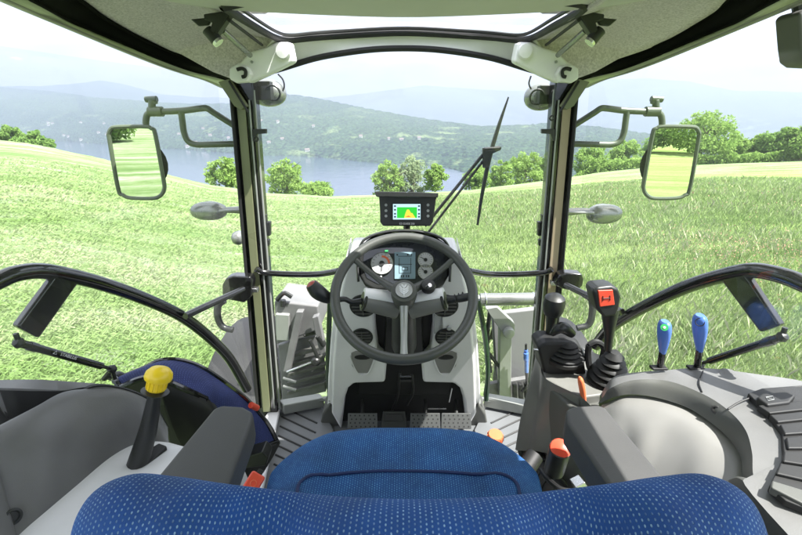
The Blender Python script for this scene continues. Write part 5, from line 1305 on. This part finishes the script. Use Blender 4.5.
for j in range(12):
    a = 2*math.pi*j/12; g.tube([c+Vector((math.cos(a)*.0228, math.sin(a)*.0228, .004)), c+Vector((math.cos(a)*.0232, math.sin(a)*.0232-.003, .026))], .0016, 5)
g.build('grip_rib', ORG, kb_)
g = G(); g.tube([c, c+Vector((0, 0, -.32))], .008, 8); g.build('stalk', BLK, t)
# dark under-seat ducting, right
t = thing('bellows_hose', PZ(532, 470, .30), 'black ribbed hose on the floor between the cushion and the lever pedestal', 'hose')
g = G(); g.tube([PZ(527, 444, .20), PZ(534, 458, .24), PZ(545, 475, .28), PZ(560, 500, .32)], .035, 14, 20)
for p in cr([PZ(527, 444, .20), PZ(534, 458, .24), PZ(545, 475, .28), PZ(560, 500, .32)], 9)[1:-1]: g.torus(p, (.1, -.8, .3), .035, .006, 20, 6)
g.build('duct', RUB, t)

# ---------------------------------------------------------------- outside, in front of the cab
hood = thing('tractor_bonnet', (0, 2.3, -1.2), 'dark green tractor bonnet in front of the cab, hidden behind the dashboard', 'bonnet')
g = G(); rows = []
for yy, w, z in ((1.66, .345, .26), (2.2, .33, .27), (2.9, .30, .22), (3.15, .27, .05)):
    rows.append([Vector((-w, yy, -.7)), Vector((-w, yy, z-.12)), Vector((-w*.9, yy, z-.02)), Vector((-w*.4, yy, z+.02)), Vector((0, yy, z+.025)), Vector((w*.4, yy, z+.02)), Vector((w*.9, yy, z-.02)), Vector((w, yy, z-.12)), Vector((w, yy, -.7))])
g.patch(rows, 20, 40); g.build('cowling', DGN, hood, solid=.01)
g = G(); g.abox((-.26, 1.7, -1.0), (.26, 3.0, -.3)); g.build('engine_block', BLK, hood, bevel=.03)
for s in (-1, 1):
    t = thing('front_wheel', (s*.95, 2.45, GZ), '%s front tractor wheel with a black ribbed tyre below the windscreen' % ('left' if s < 0 else 'right'), 'wheel', 'front wheels')
    c = Vector((s*.95, 2.45, GZ+.62))
    g = G(); g.lathe([(.34, -.18), (.52, -.20), (.60, -.16), (.615, 0), (.60, .16), (.52, .20), (.34, .18)], c, (1, 0, 0), 48)
    for j in range(26):
        a = 2*math.pi*j/26; sg = 1 if j % 2 else -1
        e = Vector((0, math.cos(a), math.sin(a))); tt = Vector((0, -math.sin(a), math.cos(a)))
        g.box(c+e*.615+Vector((sg*.09, 0, 0)), (Vector((1, 0, 0))+tt*.6*sg, e, (Vector((1, 0, 0))+tt*.6*sg).cross(e)), (.09, .025, .018))
    g.build('tyre', DIRT, t)
    g = G(); g.lathe([(.34, -.17), (.30, -.05), (.12, .0), (.12, .05), (.30, .10), (.34, .17)], c, (1, 0, 0), 36); g.build('rim', WHT, t)
    g = G(); fr_ = []
    for a in range(20, 161, 14): fr_.append([c+Vector((x, math.cos(R(a))*.72, math.sin(R(a))*.70)) for x in (-.22, -.2, 0, .2, .22)])
    for r in fr_: r[0].z -= .04; r[-1].z -= .04
    g.patch(fr_, 20, 10); g.build('mudguard', RUB, t, solid=.008)
# left: loader frame seen through the lower glass
ld = thing('loader_bracket', PY(300, 400, 1.9), 'pale grey loader mounting frame with slatted guard, outside the lower left of the windscreen', 'loader frame', 'front loader mounting frames')
q = lambda x, y, Y=1.9: PY(x, y, Y)
g = G(); g.prism([q(x, y) for x, y in ((274, 301), (318, 306), (320, 330), (276, 345))], (0, .25, .0)); g.build('valve_box', DUS, ld, bevel=.01)
g = G(); g.prism([q(x, y, 1.88) for x, y in ((275, 314), (289, 315), (289, 341), (276, 341))], (0, .03, 0)); g.build('cover_plate', STEEL, ld, bevel=.006)
g = G(); g.tube([q(277, 300), q(284, 293), q(292, 297)], .012, 8, 8); g.tube([q(283, 306), q(283, 300)], .014, 8); g.build('hose_elbow', BLK, ld)
g = G(); g.prism([q(x, y, 1.86) for x, y in ((296, 312), (303, 312), (290, 372), (283, 372))], (0, .04, 0)); g.prism([q(x, y, 1.84) for x, y in ((312, 318), (318, 316), (326, 352), (320, 356))], (0, .04, 0)); g.build('stay', DUS, ld, bevel=.004)
g = G(); g.prism([q(x, y, 1.96) for x, y in ((278, 345), (322, 335), (326, 392), (282, 402))], (0, .03, 0)); g.build('backing_plate', DUS, ld, bevel=.006)
for j in range(5):
    g = G(); g.prism([q(x, y, 1.90) for x, y in ((287, 388-j*9+4), (325, 378-j*9+4), (325, 381-j*9+4), (287, 391.5-j*9+4))], (0, .03, 0)); g.build('guard_slat', DKG, ld, bevel=.002)
g = G(); g.tube([q(287, 372, 1.84), q(312, 362, 1.84)], .006, 8); g.build('link_rod', CHR, ld)
g = G(); g.lathe([(0, -.02), (.022, -.016), (.024, .01), (.015, .02), (0, .022)], q(316, 361, 1.84), (0, -1, .2), 16); g.tube([q(310, 340, 1.84), q(318, 358, 1.84)], .010, 8); g.tube([q(318, 336, 1.85), q(324, 345, 1.85)], .016, 10); g.build('coupling', BLK, ld)
for y in (378, 386):
    g = G(); g.tube([q(283, y, 1.80), q(296, y+4, 1.80)], .008, 8); g.build('bolt', STEEL, ld)
# right
lr_ = thing('loader_bracket', PY(520, 400, 1.9), 'loader mounting frame with a grey upright and white guard, outside the windscreen lower right', 'loader frame', 'front loader mounting frames')
g = G(); g.prism([q(x, y, 2.0) for x, y in ((492, 314), (545, 308), (552, 330), (552, 392), (515, 396), (496, 380))], (0, .04, 0)); g.build('guard_plate', plastic('dusty guard paint', (.19, .19, .19), .5, .1), lr_, bevel=.01)
g = G(); g.prism([q(x, y, 1.88) for x, y in ((500, 322), (512, 323), (511, 400), (499, 398))], (0, .05, 0)); g.build('upright', STEEL, lr_, bevel=.004)
g = G(); g.prism([q(x, y, 1.86) for x, y in ((486, 309), (497, 307), (515, 324), (515, 334), (507, 338), (500, 330))], (0, .05, 0)); g.lathe([(.028, 0), (.028, .03), (.012, .034)], q(508, 331, 1.86), (0, -1, 0), 18); g.build('pivot_arm', STEEL, lr_, bevel=.004)
g = G(); g.prism([q(x, y, 1.92) for x, y in ((486, 385), (530, 378), (534, 398), (500, 404), (484, 398))], (0, .03, 0)); g.build('foot_plate', DUS, lr_, bevel=.004)
g = G()
for x in (513, 519, 525, 531): g.prism([q(xx, y, 1.86) for xx, y in ((x, 385), (x+4, 384.5), (x+4.5, 399), (x+.5, 400))], (0, .03, 0))
g.build('rubber_block', RUB, lr_, bevel=.003)
for x in (526,):
    g = G(); g.tube([q(x, 350, 1.84), q(x+.5, 372, 1.84)], .010, 10); g.tube([q(x, 353, 1.835), q(x, 360, 1.835)], .013, 10); g.build('blue_coupler', BLV, lr_)
    g = G(); g.tube([q(x+.5, 370, 1.84), q(x+1, 384, 1.84), q(x-4, 392, 1.84)], .009, 10, 8); g.tube([q(x, 344, 1.84), q(x, 350, 1.84)], .006, 8); g.build('hose', RUB, lr_)
g = G(); g.tube([q(490, 312, 1.95), q(487, 340, 1.95), q(490, 372, 1.95)], .012, 8, 10); g.tube([q(488, 352, 1.9), q(500, 368, 1.9)], .009, 8); g.build('stay', BLK, lr_)
t = thing('silencer_pipe', PY(510, 305, 1.85), 'horizontal grey cylinder pipe outside the windscreen, right of the steering wheel', 'pipe')
g = G(); g.tube([PY(480, 299.5, 1.80), PY(553, 298.5, 1.80)], .030, 24); g.build('barrel', LAMP, t)
g = G(); g.tube([PY(466, 300, 1.80), PY(484, 299.5, 1.80)], .023, 18); g.build('neck', STEEL, t)
g = G(); g.torus(PY(485, 299.5, 1.80), (1, 0, 0), .030, .004, 24, 6); g.torus(PY(533, 299, 1.80), (1, 0, 0), .030, .004, 24, 6); g.build('clamp_band', CHR, t)
# tractor underbody to carry the cab
g = G(); g.abox((-.45, -1.6, -1.0), (.45, 1.7, -.06)); tag(g.build('tractor_chassis', BLK, bevel=.05), 'black tractor chassis beneath the cab floor', 'chassis')

# ================================================================= LIGHT, SKY, CAMERA
SUN_EL, SUN_AZ = R(60), R(112)     # azimuth clockwise from +Y (the way the tractor faces)
w = bpy.data.worlds.new('World'); S.world = w; w.use_nodes = True; nt = w.node_tree; nt.nodes.clear(); L = nt.links.new
out = N(nt, 'ShaderNodeOutputWorld'); bg = N(nt, 'ShaderNodeBackground'); bg.inputs[1].default_value = .11
sky = N(nt, 'ShaderNodeTexSky', sky_type='NISHITA'); sky.sun_disc = False; sky.sun_elevation = SUN_EL; sky.sun_rotation = SUN_AZ
sky.air_density = 1.0; sky.dust_density = 2.5; sky.ozone_density = 1.0
tc = N(nt, 'ShaderNodeTexCoord'); mp = N(nt, 'ShaderNodeMapping'); mp.inputs['Scale'].default_value = (1.3, 1.3, 4.5); L(tc.outputs['Generated'], mp.inputs[0])
nz = N(nt, 'ShaderNodeTexNoise', ins={'Scale': 2.1, 'Detail': 9, 'Roughness': .58, 'Distortion': .35}); L(mp.outputs[0], nz.inputs['Vector'])
rp = N(nt, 'ShaderNodeValToRGB'); L(nz.outputs['Fac'], rp.inputs[0]); rp.color_ramp.elements[0].position = .36; rp.color_ramp.elements[1].position = .60
rp.color_ramp.elements[0].color = (.55, .55, .55, 1)
n3 = N(nt, 'ShaderNodeTexNoise', ins={'Scale': 5, 'Detail': 7}); L(mp.outputs[0], n3.inputs['Vector'])
r3 = N(nt, 'ShaderNodeValToRGB'); L(n3.outputs['Fac'], r3.inputs[0]); r3.color_ramp.elements[0].color = (2.35, 2.4, 2.6, 1); r3.color_ramp.elements[1].color = (3.6, 3.6, 3.6, 1); r3.color_ramp.elements[0].position = .35; r3.color_ramp.elements[1].position = .6
mixs = N(nt, 'ShaderNodeMix', data_type='RGBA'); L(rp.outputs[0], mixs.inputs['Factor']); L(sky.outputs[0], mixs.inputs['A']); L(r3.outputs[0], mixs.inputs['B'])
sz = N(nt, 'ShaderNodeSeparateXYZ'); L(tc.outputs['Generated'], sz.inputs[0])
el = N(nt, 'ShaderNodeMapRange', ins={'From Min': .02, 'From Max': .42, 'To Min': .74, 'To Max': 1.6}); L(sz.outputs[2], el.inputs['Value'])
scl = N(nt, 'ShaderNodeVectorMath', operation='SCALE'); L(mixs.outputs['Result'], scl.inputs[0]); L(el.outputs[0], scl.inputs['Scale'])
L(scl.outputs[0], bg.inputs[0]); L(bg.outputs[0], out.inputs[0])
sl = bpy.data.lights.new('sun', 'SUN'); sl.energy = 4.4; sl.angle = R(.5); sl.color = (1, .975, .945)
so = bpy.data.objects.new('sun', sl); COL.objects.link(so)
sd = Vector((math.sin(SUN_AZ)*math.cos(SUN_EL), math.cos(SUN_AZ)*math.cos(SUN_EL), math.sin(SUN_EL)))
so.rotation_euler = sd.to_track_quat('Z', 'Y').to_euler(); so.location = (0, 0, 30)

cam = bpy.data.cameras.new('camera'); co_ = bpy.data.objects.new('camera', cam); COL.objects.link(co_)
cam.sensor_width = 36; cam.lens = F/802*36; cam.shift_x = -(CX-401)/802; cam.clip_start = .02; cam.clip_end = 30000
co_.location = EYE; co_.rotation_euler = (R(90)-PITCH, 0, 0); S.camera = co_
S.view_settings.view_transform = 'Standard'; S.view_settings.look = 'None'; S.view_settings.gamma = 1; S.view_settings.use_curve_mapping = False
S.view_settings.exposure = 2.15
S.render.engine = 'CYCLES'
S.cycles.max_bounces = 10; S.cycles.transparent_max_bounces = 16; S.cycles.volume_bounces = 1
